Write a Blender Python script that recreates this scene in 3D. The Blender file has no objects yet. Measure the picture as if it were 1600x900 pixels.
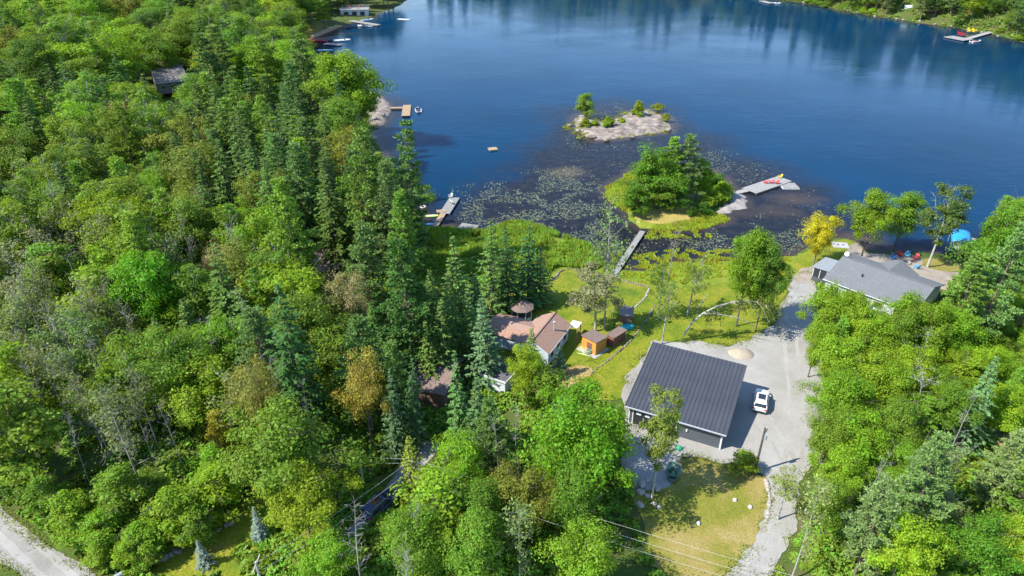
import bpy, math, random
import numpy as np
from mathutils import Vector
from mathutils.geometry import delaunay_2d_cdt
random.seed(7)
SC = bpy.context.scene
COL = SC.collection
R = math.radians
# ------------------------------------------------------------------ camera, sky, sun, exposure
CH, PITCH, FPX = 60.3, 30.0, 1067.0        # drone height over the lake, tilt below the horizon, focal length for a 1600 px wide picture
cam = bpy.data.objects.new('camera', bpy.data.cameras.new('camera'))
COL.objects.link(cam)
cam.location = (0, 0, CH)
cam.rotation_euler = (R(90 - PITCH), 0, 0)
cam.data.sensor_width = 36
cam.data.lens = 36 * FPX / 1600
cam.data.clip_start = 0.5
cam.data.clip_end = 9000
SC.camera = cam
SUN_EL, SUN_AZ = 47.0, 20.0                # shadows run to +x and a little away
sd = Vector((-math.cos(R(SUN_AZ)) * math.cos(R(SUN_EL)), -math.sin(R(SUN_AZ)) * math.cos(R(SUN_EL)), math.sin(R(SUN_EL))))
W = bpy.data.worlds.new('World'); SC.world = W; W.use_nodes = True
nt = W.node_tree
sky = nt.nodes.new('ShaderNodeTexSky'); sky.sky_type = 'NISHITA'; sky.sun_disc = False
sky.sun_elevation = R(SUN_EL); sky.sun_rotation = math.atan2(sd.x, sd.y)
sky.air_density = 1.0; sky.dust_density = 0.0; sky.ozone_density = 4.5
nt.links.new(sky.outputs[0], nt.nodes['Background'].inputs[0])
nt.nodes['Background'].inputs[1].default_value = 0.15
sl = bpy.data.lights.new('sun', 'SUN'); sl.energy = 4.1; sl.angle = R(0.55); sl.color = (1.0, 0.955, 0.87)
so = bpy.data.objects.new('sun', sl); COL.objects.link(so)
so.rotation_euler = sd.to_track_quat('Z', 'Y').to_euler()
SC.view_settings.view_transform = 'Standard'
SC.view_settings.look = 'None'
SC.view_settings.exposure = 1.3
SC.view_settings.gamma = 1
SC.cycles.max_bounces = 6
SC.cycles.diffuse_bounces = 3
SC.cycles.glossy_bounces = 3
SC.cycles.transmission_bounces = 3
SC.cycles.transparent_max_bounces = 6
SC.cycles.caustics_reflective = False
SC.cycles.caustics_refractive = False

# ------------------------------------------------------------------ survey: a point of the photograph back onto the ground
cT, sT = math.cos(R(PITCH)), math.sin(R(PITCH))
def U(px, py, z=0.0):
    u, v = (px - 800) / FPX, (450 - py) / FPX
    dx, dy, dz = u, cT + v * sT, -sT + v * cT
    t = (z - CH) / dz
    return Vector((dx * t, dy * t, z))
def PX(x, y, z):
    zc = y * cT + (CH - z) * sT
    return 800 + FPX * x / zc, 450 - FPX * (y * sT - (CH - z) * cT) / zc
def poly(pts, z=0.0):
    return [U(a, b, z).xy[:] for a, b in pts]
def sdf(P, X, Y):
    """signed distance to a closed polygon, positive inside"""
    P = np.asarray(P, float); n = len(P)
    d = np.full(X.shape, 1e18); ins = np.zeros(X.shape, bool)
    for i in range(n):
        ax, ay = P[i]; bx, by = P[(i + 1) % n]
        ex, ey = bx - ax, by - ay
        wx, wy = X - ax, Y - ay
        t = np.clip((wx * ex + wy * ey) / (ex * ex + ey * ey + 1e-12), 0, 1)
        d = np.minimum(d, (wx - ex * t) ** 2 + (wy - ey * t) ** 2)
        c = ((ay <= Y) & (by > Y)) | ((by <= Y) & (ay > Y))
        with np.errstate(divide='ignore', invalid='ignore'):
            xi = ax + (Y - ay) / (by - ay if by != ay else 1e-9) * ex
        ins ^= c & (X < xi)
    d = np.sqrt(d)
    return np.where(ins, d, -d)
def inpoly(P, x, y):
    r = False; n = len(P)
    for i in range(n):
        ax, ay = P[i]; bx, by = P[(i + 1) % n]
        if (ay > y) != (by > y) and x < ax + (y - ay) / (by - ay) * (bx - ax): r = not r
    return r
def ss(a, b, x):
    t = np.clip((x - a) / (b - a), 0, 1); return t * t * (3 - 2 * t)
_rn = np.random.default_rng(5)
_T = _rn.random((64, 64))
def vnoise(x, y):
    xi = np.floor(x).astype(int); yi = np.floor(y).astype(int)
    fx = x - xi; fy = y - yi; fx = fx * fx * (3 - 2 * fx); fy = fy * fy * (3 - 2 * fy)
    g = lambda i, j: _T[i % 64, j % 64]
    return (g(xi, yi) * (1 - fx) + g(xi + 1, yi) * fx) * (1 - fy) + (g(xi, yi + 1) * (1 - fx) + g(xi + 1, yi + 1) * fx) * fy

# ------------------------------------------------------------------ land and lake outlines
LEFT_SHORE = [(660, -33), (632, 4), (612, 14), (594, 20), (582, 26), (560, 34), (527, 42), (488, 60), (492, 82), (520, 96), (555, 110), (568, 128),
              (572, 146), (592, 151), (607, 164), (608, 176), (598, 190), (588, 199), (578, 210), (592, 232), (600, 250), (622, 282), (642, 312),
              (655, 332), (668, 350), (700, 352), (728, 364), (760, 364), (800, 350), (832, 352), (856, 368), (905, 380), (930, 398), (950, 410),
              (972, 420), (1000, 418), (1020, 408), (1050, 402), (1100, 410), (1140, 408), (1200, 405), (1240, 398), (1264, 384), (1290, 372),
              (1318, 371), (1334, 376), (1352, 388), (1400, 392), (1440, 394), (1475, 400), (1510, 404), (1560, 380), (1640, 352), (1800, 330)]
land_main = poly(LEFT_SHORE) + [(420, 150), (420, -60), (-700, -60), (-900, 900), (-100, 900)]
FAR_SHORE = [(660, -33), (800, -33), (950, -26), (1100, -14), (1225, 0), (1300, 13), (1360, 25), (1420, 33), (1480, 42), (1540, 52), (1600, 67), (1720, 96)]
fs = poly(FAR_SHORE)
land_far = fs + [(600, 260), (1400, 300), (1400, 2600), (-900, 2600), (-100, 900)]
PEN = [(942, 300), (960, 285), (985, 268), (1010, 258), (1050, 262), (1095, 262), (1122, 268), (1140, 282), (1152, 296), (1166, 312), (1166, 324),
       (1150, 327), (1128, 333), (1142, 343), (1128, 352), (1100, 358), (1060, 360), (1022, 360), (1000, 357), (984, 345), (978, 328), (958, 318)]
land_pen = poly(PEN)

xs = np.unique(np.concatenate([np.linspace(-3500, -700, 15), np.linspace(-700, -130, 116), np.linspace(-130, 150, 235), np.linspace(150, 560, 90), np.linspace(560, 3500, 15)]))
ys = np.unique(np.concatenate([np.linspace(-400, 20, 25), np.linspace(20, 215, 165), np.linspace(215, 720, 128), np.linspace(720, 5000, 25)]))
GX, GY = np.meshgrid(xs, ys, indexing='ij')
D_main, D_far, D_pen = sdf(land_main, GX, GY), sdf(land_far, GX, GY), sdf(land_pen, GX, GY)
wob = (vnoise(GX * 0.35, GY * 0.35) - 0.5) * 1.6 + (vnoise(GX * 0.11, GY * 0.11) - .5) * 2.0
Dm, Df, Dp = D_main + wob * ss(0, 6, 12 - np.abs(D_main)), D_far + wob * 1.5, D_pen + wob * 0.6
def prof(d, a, b):
    return np.where(d > 0, a * ss(0, 1.2, d) + b * ss(0.5, 16, d), np.maximum(-2.5, d * 0.22 - 0.12))
hm = prof(Dm, 0.22, 1.12)
hm = hm + np.where(GX < -70, ss(25, 160, Dm) * 9 * ss(-70, -230, GX), 0)
hf = prof(Df, 0.4, 1.0) + 0.42 * np.clip(Df - 4, 0, 90) * (0.7 + 0.6 * vnoise(GX * 0.03, GY * 0.03))  # hill behind far shore, unseen, raised to keep pale sky out of lake reflections
hp = prof(Dp, 0.25, 0.5)
HZ = np.maximum(np.maximum(hm, hf), hp)
HZ += np.where(HZ > 1.0, (vnoise(GX * 0.16, GY * 0.16) - 0.5) * 0.10, 0)
DL = np.maximum(np.maximum(Dm, Df), Dp)      # distance to any shore, positive on land
def _bil(F, x, y):
    x = np.asarray(x, float); y = np.asarray(y, float)
    i = np.clip(np.searchsorted(xs, x) - 1, 0, len(xs) - 2); j = np.clip(np.searchsorted(ys, y) - 1, 0, len(ys) - 2)
    fx = np.clip((x - xs[i]) / (xs[i + 1] - xs[i]), 0, 1); fy = np.clip((y - ys[j]) / (ys[j + 1] - ys[j]), 0, 1)
    return (F[i, j] * (1 - fx) + F[i + 1, j] * fx) * (1 - fy) + (F[i, j + 1] * (1 - fx) + F[i + 1, j + 1] * fx) * fy
def TZ(x, y): return _bil(HZ, x, y)
def tz(x, y): return float(_bil(HZ, x, y))
def land(x, y): return float(_bil(DL, x, y))
def G(px, py):
    """the point of the ground seen at this place of the photograph"""
    z = 1.0
    for _ in range(6):
        p = U(px, py, z); z = max(0.0, tz(p.x, p.y))
    return U(px, py, z)

# ------------------------------------------------------------------ materials
def new_mat(name):
    m = bpy.data.materials.new(name); m.use_nodes = True
    t = m.node_tree; b = t.nodes['Principled BSDF']
    return m, t, b
def N(t, kind, **kw):
    n = t.nodes.new('ShaderNode' + kind)
    for k, v in kw.items():
        if k[0] == 'i' and k[1:].isdigit(): n.inputs[int(k[1:])].default_value = v
        else: setattr(n, k, v)
    return n
def ramp(t, fac, stops):
    r = t.nodes.new('ShaderNodeValToRGB'); e = r.color_ramp.elements
    while len(e) < len(stops): e.new(0.5)
    for k, (p, c) in enumerate(stops):
        e[k].position = p; e[k].color = (*c, 1) if len(c) == 3 else c
    t.links.new(fac, r.inputs[0]); return r.outputs[0]
def noise(t, scale, detail=4, rough=0.55, coord='pos', vec=None):
    if vec is None:
        vec = t.nodes.new('ShaderNodeNewGeometry').outputs['Position'] if coord == 'pos' else t.nodes.new('ShaderNodeTexCoord').outputs['Object']
    n = t.nodes.new('ShaderNodeTexNoise'); n.inputs['Scale'].default_value = scale
    n.inputs['Detail'].default_value = detail; n.inputs['Roughness'].default_value = rough
    t.links.new(vec, n.inputs['Vector']); return n.outputs['Fac']
def mixc(t, f, a, b, mode='MIX'):
    m = t.nodes.new('ShaderNodeMix'); m.data_type = 'RGBA'; m.blend_type = mode; m.clamp_factor = True
    for s, v in ((0, f), (6, a), (7, b)):
        if isinstance(v, (int, float)): m.inputs[s].default_value = v
        elif isinstance(v, tuple): m.inputs[s].default_value = (*v, 1) if len(v) == 3 else v
        else: t.links.new(v, m.inputs[s])
    return m.outputs[2]
def math_(t, op, a, b=0.0):
    m = t.nodes.new('ShaderNodeMath'); m.operation = op
    for k, v in enumerate((a, b)):
        if isinstance(v, (int, float)): m.inputs[k].default_value = v
        else: t.links.new(v, m.inputs[k])
    return m.outputs[0]
def bump(t, b, h, strength, dist=0.05):
    n = t.nodes.new('ShaderNodeBump'); n.inputs['Strength'].default_value = strength; n.inputs['Distance'].default_value = dist
    t.links.new(h, n.inputs['Height']); t.links.new(n.outputs[0], b.inputs['Normal'])
def surf(name, c1, c2, scale=1.0, rough=0.8, metal=0.0, bs=0.0, spec=0.5, coord='obj', c3=None, scale3=0.2):
    m, t, b = new_mat(name)
    f = noise(t, scale, 5, 0.6, coord)
    c = ramp(t, f, [(0.3, c1), (0.7, c2)])
    if c3: c = mixc(t, ramp(t, noise(t, scale3, 4, .6, coord), [(0.42, (0, 0, 0)), (0.6, (1, 1, 1))]), c, c3)
    t.links.new(c, b.inputs['Base Color'])
    b.inputs['Roughness'].default_value = rough; b.inputs['Metallic'].default_value = metal
    b.inputs['Specular IOR Level'].default_value = spec
    if bs: bump(t, b, noise(t, scale * 3, 4, .6, coord), bs)
    return m
def paint(name, c, rough=0.5, metal=0.0, spec=0.5):
    return surf(name, tuple(x * 0.9 for x in c), tuple(min(1, x * 1.08) for x in c), 1.7, rough, metal, 0, spec)

def leaf_mat(name, trans=0.32, hue=0.03, val=0.35, rough=0.6, spec=0.25):
    m, t, b = new_mat(name)
    oi = t.nodes.new('ShaderNodeObjectInfo'); ge = t.nodes.new('ShaderNodeNewGeometry')
    hs = t.nodes.new('ShaderNodeHueSaturation')
    n1 = noise(t, 0.45, 3, 0.5, 'obj'); rnd = ge.outputs['Random Per Island']
    h = math_(t, 'ADD', math_(t, 'MULTIPLY', math_(t, 'ADD', n1, -0.5), hue * 2.2), math_(t, 'MULTIPLY', math_(t, 'ADD', rnd, -0.5), hue))
    t.links.new(math_(t, 'ADD', h, 0.5), hs.inputs['Hue'])
    v = math_(t, 'ADD', math_(t, 'MULTIPLY', math_(t, 'ADD', n1, -0.5), val * 1.6), math_(t, 'MULTIPLY', math_(t, 'ADD', rnd, -0.5), val * 1.5))
    t.links.new(math_(t, 'ADD', v, 1.0), hs.inputs['Value'])
    t.links.new(oi.outputs['Color'], hs.inputs['Color'])
    t.links.new(hs.outputs[0], b.inputs['Base Color'])
    b.inputs['Roughness'].default_value = rough; b.inputs['Specular IOR Level'].default_value = spec
    tr = t.nodes.new('ShaderNodeBsdfTranslucent'); t.links.new(mixc(t, 1.0, hs.outputs[0], (1.35, 1.25, 0.6), 'MULTIPLY'), tr.inputs[0])
    mx = t.nodes.new('ShaderNodeMixShader'); mx.inputs[0].default_value = trans
    t.links.new(b.outputs[0], mx.inputs[1]); t.links.new(tr.outputs[0], mx.inputs[2])
    t.links.new(mx.outputs[0], t.nodes['Material Output'].inputs[0])
    return m
def dapple(name, stops, sc, bs=0.5, rough=0.95, sc2=6.0, fine=(0.75, 1.25), bdist=0.12):
    """natural ground: colour patches at one scale, grain at a finer one"""
    m, t, b = new_mat(name)
    f = math_(t, 'ADD', math_(t, 'MULTIPLY', noise(t, sc, 6, 0.62), 0.7), math_(t, 'MULTIPLY', noise(t, sc * 0.22, 3, 0.5), 0.3))
    c = ramp(t, f, stops)
    g = ramp(t, noise(t, sc2, 4, 0.7), [(0.3, (fine[0],) * 3), (0.7, (fine[1],) * 3)])
    t.links.new(mixc(t, 1.0, c, g, 'MULTIPLY'), b.inputs['Base Color'])
    b.inputs['Roughness'].default_value = rough; b.inputs['Specular IOR Level'].default_value = 0.15
    bump(t, b, noise(t, sc2 * 0.8, 4, .7), bs, bdist)
    return m

M = {}
M['leaf'] = leaf_mat('deciduous leaves', 0.48, 0.028, 0.42)
M['needle'] = leaf_mat('conifer needles', 0.24, 0.02, 0.42, 0.6, 0.2)
M['blade'] = leaf_mat('grass blades', 0.3, 0.055, 0.6)
M['bark'] = surf('grey brown bark', (0.07, 0.055, 0.042), (0.16, 0.13, 0.105), 5, 0.95, bs=0.6)
M['pinebark'] = surf('pine bark', (0.10, 0.07, 0.05), (0.2, 0.15, 0.11), 5, 0.95, bs=0.6)
M['birchbark'] = surf('white birch bark', (0.30, 0.285, 0.255), (0.48, 0.46, 0.42), 3, 0.8, c3=(0.12, 0.11, 0.10), scale3=1.6)
M['deadwood'] = surf('bleached dead wood', (0.20, 0.185, 0.165), (0.38, 0.355, 0.32), 4, 0.9)
M['floor'] = dapple('forest floor', [(0.3, (0.03, 0.05, 0.012)), (0.47, (0.06, 0.095, 0.016)), (0.58, (0.085, 0.085, 0.03)), (0.70, (0.14, 0.10, 0.055))], 0.25)
M['lawn'] = dapple('mown lawn', [(0.30, (0.062, 0.108, 0.010)), (0.44, (0.115, 0.158, 0.011)), (0.54, (0.17, 0.188, 0.014)), (0.70, (0.24, 0.195, 0.035))], 0.3, 0.9, 0.95, 3.5, fine=(0.6, 1.3))
M['drylawn'] = dapple('dry lawn', [(0.30, (0.09, 0.125, 0.012)), (0.45, (0.16, 0.162, 0.024)), (0.55, (0.235, 0.19, 0.055)), (0.70, (0.31, 0.245, 0.12))], 0.22, 0.6, fine=(0.65, 1.3))
M['drygrass'] = dapple('straw coloured grass', [(0.30, (0.17, 0.18, 0.025)), (0.5, (0.28, 0.23, 0.06)), (0.70, (0.36, 0.27, 0.10))], 0.3, 0.6)
M['marsh'] = dapple('marsh grass', [(0.3, (0.08, 0.13, 0.012)), (0.5, (0.135, 0.19, 0.015)), (0.68, (0.20, 0.20, 0.03))], 0.3, 0.7)
M['gravel'] = dapple('crushed stone gravel', [(0.28, (0.17, 0.155, 0.128)), (0.42, (0.245, 0.232, 0.205)), (0.56, (0.282, 0.27, 0.247)), (0.72, (0.33, 0.318, 0.296))], 0.22, 0.5, 0.95, 7, (0.74, 1.18), 0.05)
M['roadgravel'] = dapple('packed road gravel', [(0.3, (0.17, 0.155, 0.132)), (0.5, (0.24, 0.227, 0.205)), (0.7, (0.285, 0.272, 0.25))], 0.3, 0.3, 0.95, 8, (0.86, 1.12), 0.03)
M['soil'] = dapple('bare soil', [(0.3, (0.20, 0.12, 0.05)), (0.5, (0.32, 0.22, 0.09)), (0.7, (0.40, 0.31, 0.15))], 0.5)
M['sand'] = dapple('sand', [(0.3, (0.27, 0.225, 0.165)), (0.7, (0.36, 0.31, 0.235))], 0.8)
M['rock'] = surf('granite', (0.20, 0.175, 0.16), (0.36, 0.315, 0.28), 0.6, 0.9, bs=0.8, coord='pos', c3=(0.20, 0.18, 0.17), scale3=0.35)
M['palerock'] = surf('pale pink granite', (0.16, 0.13, 0.105), (0.33, 0.275, 0.225), 1.1, 0.9, bs=0.9, coord='pos', c3=(0.115, 0.09, 0.07), scale3=0.45)
M['stone'] = surf('field stone', (0.20, 0.18, 0.16), (0.40, 0.36, 0.31), 2.5, 0.9, bs=0.4, coord='pos')
M['metalroof'] = surf('charcoal metal roofing', (0.040, 0.044, 0.052), (0.052, 0.057, 0.066), 0.35, 0.45, 0.0, spec=0.45)
_t = M['metalroof'].node_tree; _b = _t.nodes['Principled BSDF']; _oi = _t.nodes.new('ShaderNodeObjectInfo')
_c = _b.inputs['Base Color'].links[0].from_socket
_t.links.new(mixc(_t, 1.0, _c, ramp(_t, _oi.outputs['Random'], [(0, (.95,) * 3), (1, (1.06,) * 3)]), 'MULTIPLY'), _b.inputs['Base Color'])
_t.links.new(ramp(_t, noise(_t, 0.7, 5, .65, 'pos'), [(0.3, (.36,) * 3), (0.7, (.6,) * 3)]), _b.inputs['Roughness'])
M['dkwall'] = surf('dark grey steel siding', (0.060, 0.068, 0.078), (0.075, 0.083, 0.095), 0.7, 0.55)
M['black'] = paint('black paint', (0.018, 0.018, 0.02), 0.5)
M['rubber'] = paint('black rubber', (0.02, 0.02, 0.02), 0.8)
M['white'] = paint('white paint', (0.52, 0.52, 0.505), 0.5)
M['offwhite'] = surf('weathered white siding', (0.42, 0.44, 0.45), (0.54, 0.555, 0.56), 0.9, 0.6)
M['paleblue'] = surf('pale blue siding', (0.36, 0.43, 0.48), (0.46, 0.52, 0.56), 0.9, 0.6)
M['brownroof'] = surf('red brown shingles', (0.21, 0.118, 0.080), (0.34, 0.20, 0.14), 3.5, 0.9, bs=0.5, c3=(0.26, 0.17, 0.13), scale3=0.5)
M['dkbrownroof'] = surf('dark brown shingles', (0.105, 0.07, 0.058), (0.20, 0.14, 0.115), 3.5, 0.9, bs=0.5, c3=(0.17, 0.12, 0.10), scale3=0.4)
M['greyroof'] = surf('light grey shingles', (0.085, 0.09, 0.095), (0.165, 0.172, 0.178), 4.5, 0.9, bs=0.5, c3=(0.12, 0.125, 0.13), scale3=0.7)
M['taupe_roof'] = surf('taupe shingles', (0.12, 0.105, 0.095), (0.19, 0.165, 0.15), 3.5, 0.9, bs=0.4)
M['flatroof'] = surf('dark felt roofing', (0.065, 0.062, 0.068), (0.115, 0.11, 0.115), 1.0, 0.9, bs=0.3)
M['orange'] = surf('orange stained boards', (0.46, 0.19, 0.035), (0.60, 0.28, 0.055), 2.0, 0.7)
M['redbrown'] = surf('red brown stained boards', (0.15, 0.055, 0.035), (0.22, 0.09, 0.06), 2.0, 0.8)
M['log'] = surf('brown stained logs', (0.12, 0.07, 0.045), (0.2, 0.125, 0.085), 2.0, 0.8)
M['deckgrey'] = surf('weathered grey boards', (0.16, 0.154, 0.145), (0.27, 0.26, 0.245), 2.2, 0.85)
M['decktan'] = surf('tan cedar boards', (0.26, 0.175, 0.10), (0.38, 0.27, 0.165), 2.2, 0.8)
M['decklight'] = surf('bleached deck boards', (0.21, 0.20, 0.183), (0.32, 0.305, 0.28), 2.2, 0.85)
M['concrete'] = surf('pale concrete', (0.26, 0.255, 0.24), (0.35, 0.345, 0.325), 1.5, 0.9)
M['patio'] = dapple('sandy patio stone', [(0.3, (0.20, 0.168, 0.138)), (0.7, (0.31, 0.265, 0.222))], 0.5)
M['alu'] = paint('brushed aluminium', (0.33, 0.355, 0.38), 0.45, 0.4)
M['galv'] = paint('galvanised steel', (0.55, 0.56, 0.57), 0.45, 0.6)
M['polewood'] = surf('creosoted pole wood', (0.055, 0.045, 0.04), (0.10, 0.085, 0.075), 3, 0.9)
M['greypole'] = surf('grey pole wood', (0.27, 0.25, 0.22), (0.38, 0.35, 0.31), 3, 0.9)
M['wire'] = paint('bare wire', (0.50, 0.50, 0.48), 0.45, 0.3)
M['red'] = paint('red plastic', (0.52, 0.03, 0.03), 0.45)
M['blue'] = paint('blue plastic', (0.02, 0.16, 0.44), 0.45)
M['lblue'] = paint('light blue plastic', (0.09, 0.34, 0.55), 0.45)
M['yellow'] = paint('yellow plastic', (0.75, 0.55, 0.03), 0.45)
M['lime'] = paint('lime green plastic', (0.45, 0.62, 0.10), 0.45)
M['teal'] = paint('teal plastic', (0.03, 0.42, 0.46), 0.45)
M['tarp'] = surf('bright blue tarpaulin', (0.012, 0.20, 0.52), (0.02, 0.27, 0.62), 1.2, 0.5, bs=0.5)
M['dkgreen'] = paint('dark green plastic', (0.03, 0.09, 0.06), 0.4)
M['lidgreen'] = paint('green plastic', (0.03, 0.30, 0.14), 0.45)
M['maroon'] = paint('maroon vinyl', (0.16, 0.03, 0.06), 0.6)
M['navy'] = paint('navy cover', (0.035, 0.06, 0.12), 0.55)
M['car'] = surf('white car paint', (0.58, 0.585, 0.59), (0.61, 0.615, 0.62), 0.5, 0.22, 0.0, spec=0.6)
M['lens_red'] = paint('red lamp lens', (0.40, 0.015, 0.02), 0.25)
M['lens'] = paint('clear lamp lens', (0.6, 0.62, 0.65), 0.15)
def glass(name, c):
    m, t, b = new_mat(name)
    t.links.new(ramp(t, noise(t, 0.8, 2, .5, 'obj'), [(0.3, c), (0.7, tuple(x * 1.4 for x in c))]), b.inputs['Base Color'])
    b.inputs['Roughness'].default_value = 0.06; b.inputs['Specular IOR Level'].default_value = 0.7
    return m
M['glass'] = glass('dark window glass', (0.016, 0.02, 0.026))
M['screen'] = paint('dark insect screen', (0.03, 0.03, 0.034), 0.7)

# ------------------------------------------------------------------ mesh helpers
class MB:
    def __init__(s): s.v = []; s.f = []
    def add(s, vs, fs):
        o = len(s.v); s.v += [tuple(p) for p in vs]; s.f += [tuple(i + o for i in q) for q in fs]; return s
    def box(s, c, d, rz=0.0, taper=(1, 1), rx=0.0, ry=0.0):
        vs = []
        for z in (-1, 1):
            tx, ty = taper if z > 0 else (1, 1)
            for x, y in ((-1, -1), (1, -1), (1, 1), (-1, 1)):
                p = Vector((x * d[0] / 2 * tx, y * d[1] / 2 * ty, z * d[2] / 2))
                if rx: p = Vector((p.x, p.y * math.cos(rx) - p.z * math.sin(rx), p.y * math.sin(rx) + p.z * math.cos(rx)))
                if ry: p = Vector((p.x * math.cos(ry) + p.z * math.sin(ry), p.y, -p.x * math.sin(ry) + p.z * math.cos(ry)))
                vs.append((c[0] + p.x * math.cos(rz) - p.y * math.sin(rz), c[1] + p.x * math.sin(rz) + p.y * math.cos(rz), c[2] + p.z))
        return s.add(vs, [(3, 2, 1, 0), (4, 5, 6, 7), (0, 1, 5, 4), (1, 2, 6, 5), (2, 3, 7, 6), (3, 0, 4, 7)])
    def tube(s, pts, rad, n=6, cap=True):
        pts = [Vector(p) for p in pts]
        if isinstance(rad, (int, float)): rad = [rad] * len(pts)
        vs = []; m = len(pts)
        for i, p in enumerate(pts):
            t = (pts[min(i + 1, m - 1)] - pts[max(i - 1, 0)])
            t = t.normalized() if t.length > 1e-9 else Vector((0, 0, 1))
            a = t.cross(Vector((0, 0, 1)) if abs(t.z) < 0.95 else Vector((1, 0, 0))).normalized(); b = t.cross(a)
            for k in range(n):
                w = 2 * math.pi * k / n
                vs.append(p + (a * math.cos(w) + b * math.sin(w)) * rad[i])
        fs = [(i * n + k, i * n + (k + 1) % n, (i + 1) * n + (k + 1) % n, (i + 1) * n + k) for i in range(m - 1) for k in range(n)]
        if cap: fs += [tuple(range(n))[::-1], tuple((m - 1) * n + k for k in range(n))]
        return s.add(vs, fs)
    def prism(s, P, z0, z1):
        n = len(P)
        return s.add([(x, y, z0) for x, y in P] + [(x, y, z1) for x, y in P],
                     [tuple(range(n))[::-1], tuple(range(n, 2 * n))] + [(i, (i + 1) % n, n + (i + 1) % n, n + i) for i in range(n)])
    def lathe(s, prof, c=(0, 0, 0), n=12, ax=(1, 1)):
        vs = [(c[0] + r * ax[0] * math.cos(2 * math.pi * k / n), c[1] + r * ax[1] * math.sin(2 * math.pi * k / n), c[2] + z) for r, z in prof for k in range(n)]
        m = len(prof)
        fs = [(i * n + k, i * n + (k + 1) % n, (i + 1) * n + (k + 1) % n, (i + 1) * n + k) for i in range(m - 1) for k in range(n)]
        return s.add(vs, fs + [tuple(range(n))[::-1], tuple((m - 1) * n + k for k in range(n))])
    def slab(s, q, th):
        """a plate: four corners of the top face, thickness downward along its normal"""
        q = [Vector(p) for p in q]; nrm = (q[1] - q[0]).cross(q[3] - q[0]).normalized()
        if nrm.z < 0: q = q[::-1]; nrm = -nrm
        return s.add([p - nrm * th for p in q] + q, [(3, 2, 1, 0), (4, 5, 6, 7), (0, 1, 5, 4), (1, 2, 6, 5), (2, 3, 7, 6), (3, 0, 4, 7)])
    def loft(s, secs, closed=True, caps=True):
        n = len(secs[0]); m = len(secs)
        vs = [p for q in secs for p in q]
        fs = [(i * n + k, i * n + (k + 1) % n, (i + 1) * n + (k + 1) % n, (i + 1) * n + k) for i in range(m - 1) for k in range(n if closed else n - 1)]
        if caps: fs += [tuple(range(n))[::-1], tuple((m - 1) * n + k for k in range(n))]
        return s.add(vs, fs)
    def mesh(s, name, mat, smooth=False):
        me = bpy.data.meshes.new(name); me.from_pydata(s.v, [], s.f); me.materials.append(mat)
        if smooth: me.polygons.foreach_set('use_smooth', [True] * len(me.polygons))
        me.update(); return me
    def build(s, name, mat, parent=None, smooth=False, kind=None, label=None):
        o = bpy.data.objects.new(name, s.mesh(name, mat, smooth)); COL.objects.link(o)
        if parent: o.parent = parent
        if kind: o['kind'] = kind
        if label: o['label'] = label
        return o
def tag(o, label=None, cat=None, group=None, kind=None):
    if label: o['label'] = label
    if cat: o['category'] = cat
    if group: o['group'] = group
    if kind: o['kind'] = kind
    return o
def thing(name, label, cat, loc=(0, 0, 0), rz=0.0, group=None):
    o = bpy.data.objects.new(name, None); COL.objects.link(o); o.empty_display_size = 0.5
    o.location = loc; o.rotation_euler = (0, 0, rz)
    return tag(o, label, cat, group)
def add_obj(name, me, parent=None):
    o = bpy.data.objects.new(name, me); COL.objects.link(o)
    if parent: o.parent = parent
    return o
def copy_tree(o, parent=None):
    c = o.copy(); COL.objects.link(c); c.parent = parent
    for ch in list(o.children): copy_tree(ch, c)
    return c
def quads_mesh(name, V, mat, k=4):
    """V: (n,k,3) faces with their own vertices"""
    n = len(V); me = bpy.data.meshes.new(name)
    me.vertices.add(n * k); me.vertices.foreach_set('co', np.ascontiguousarray(V, dtype=np.float32).ravel())
    me.loops.add(n * k); me.loops.foreach_set('vertex_index', np.arange(n * k, dtype=np.int32))
    me.polygons.add(n); me.polygons.foreach_set('loop_start', np.arange(0, n * k, k, dtype=np.int32))
    me.materials.append(mat); me.update(calc_edges=True); return me

# ------------------------------------------------------------------ ground, lake, sheets laid on the ground
def grid_mesh(name, X, Y, Z, mat, attrs=None):
    nx, ny = X.shape; me = bpy.data.meshes.new(name)
    co = np.stack([X, Y, Z], -1).reshape(-1, 3)
    idx = np.arange(nx * ny).reshape(nx, ny)
    q = np.stack([idx[:-1, :-1], idx[1:, :-1], idx[1:, 1:], idx[:-1, 1:]], -1).reshape(-1, 4)
    me.vertices.add(len(co)); me.vertices.foreach_set('co', co.astype(np.float32).ravel())
    me.loops.add(q.size); me.loops.foreach_set('vertex_index', q.astype(np.int32).ravel())
    me.polygons.add(len(q)); me.polygons.foreach_set('loop_start', np.arange(0, q.size, 4, dtype=np.int32))
    me.polygons.foreach_set('use_smooth', np.ones(len(q), bool))
    me.materials.append(mat); me.update(calc_edges=True)
    for k, A in (attrs or {}).items():
        a = me.attributes.new(k, 'FLOAT', 'POINT'); a.data.foreach_set('value', A.astype(np.float32).ravel())
    return me
tag(add_obj('ground', grid_mesh('ground', GX, GY, HZ, M['floor'])), kind='structure')

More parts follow.
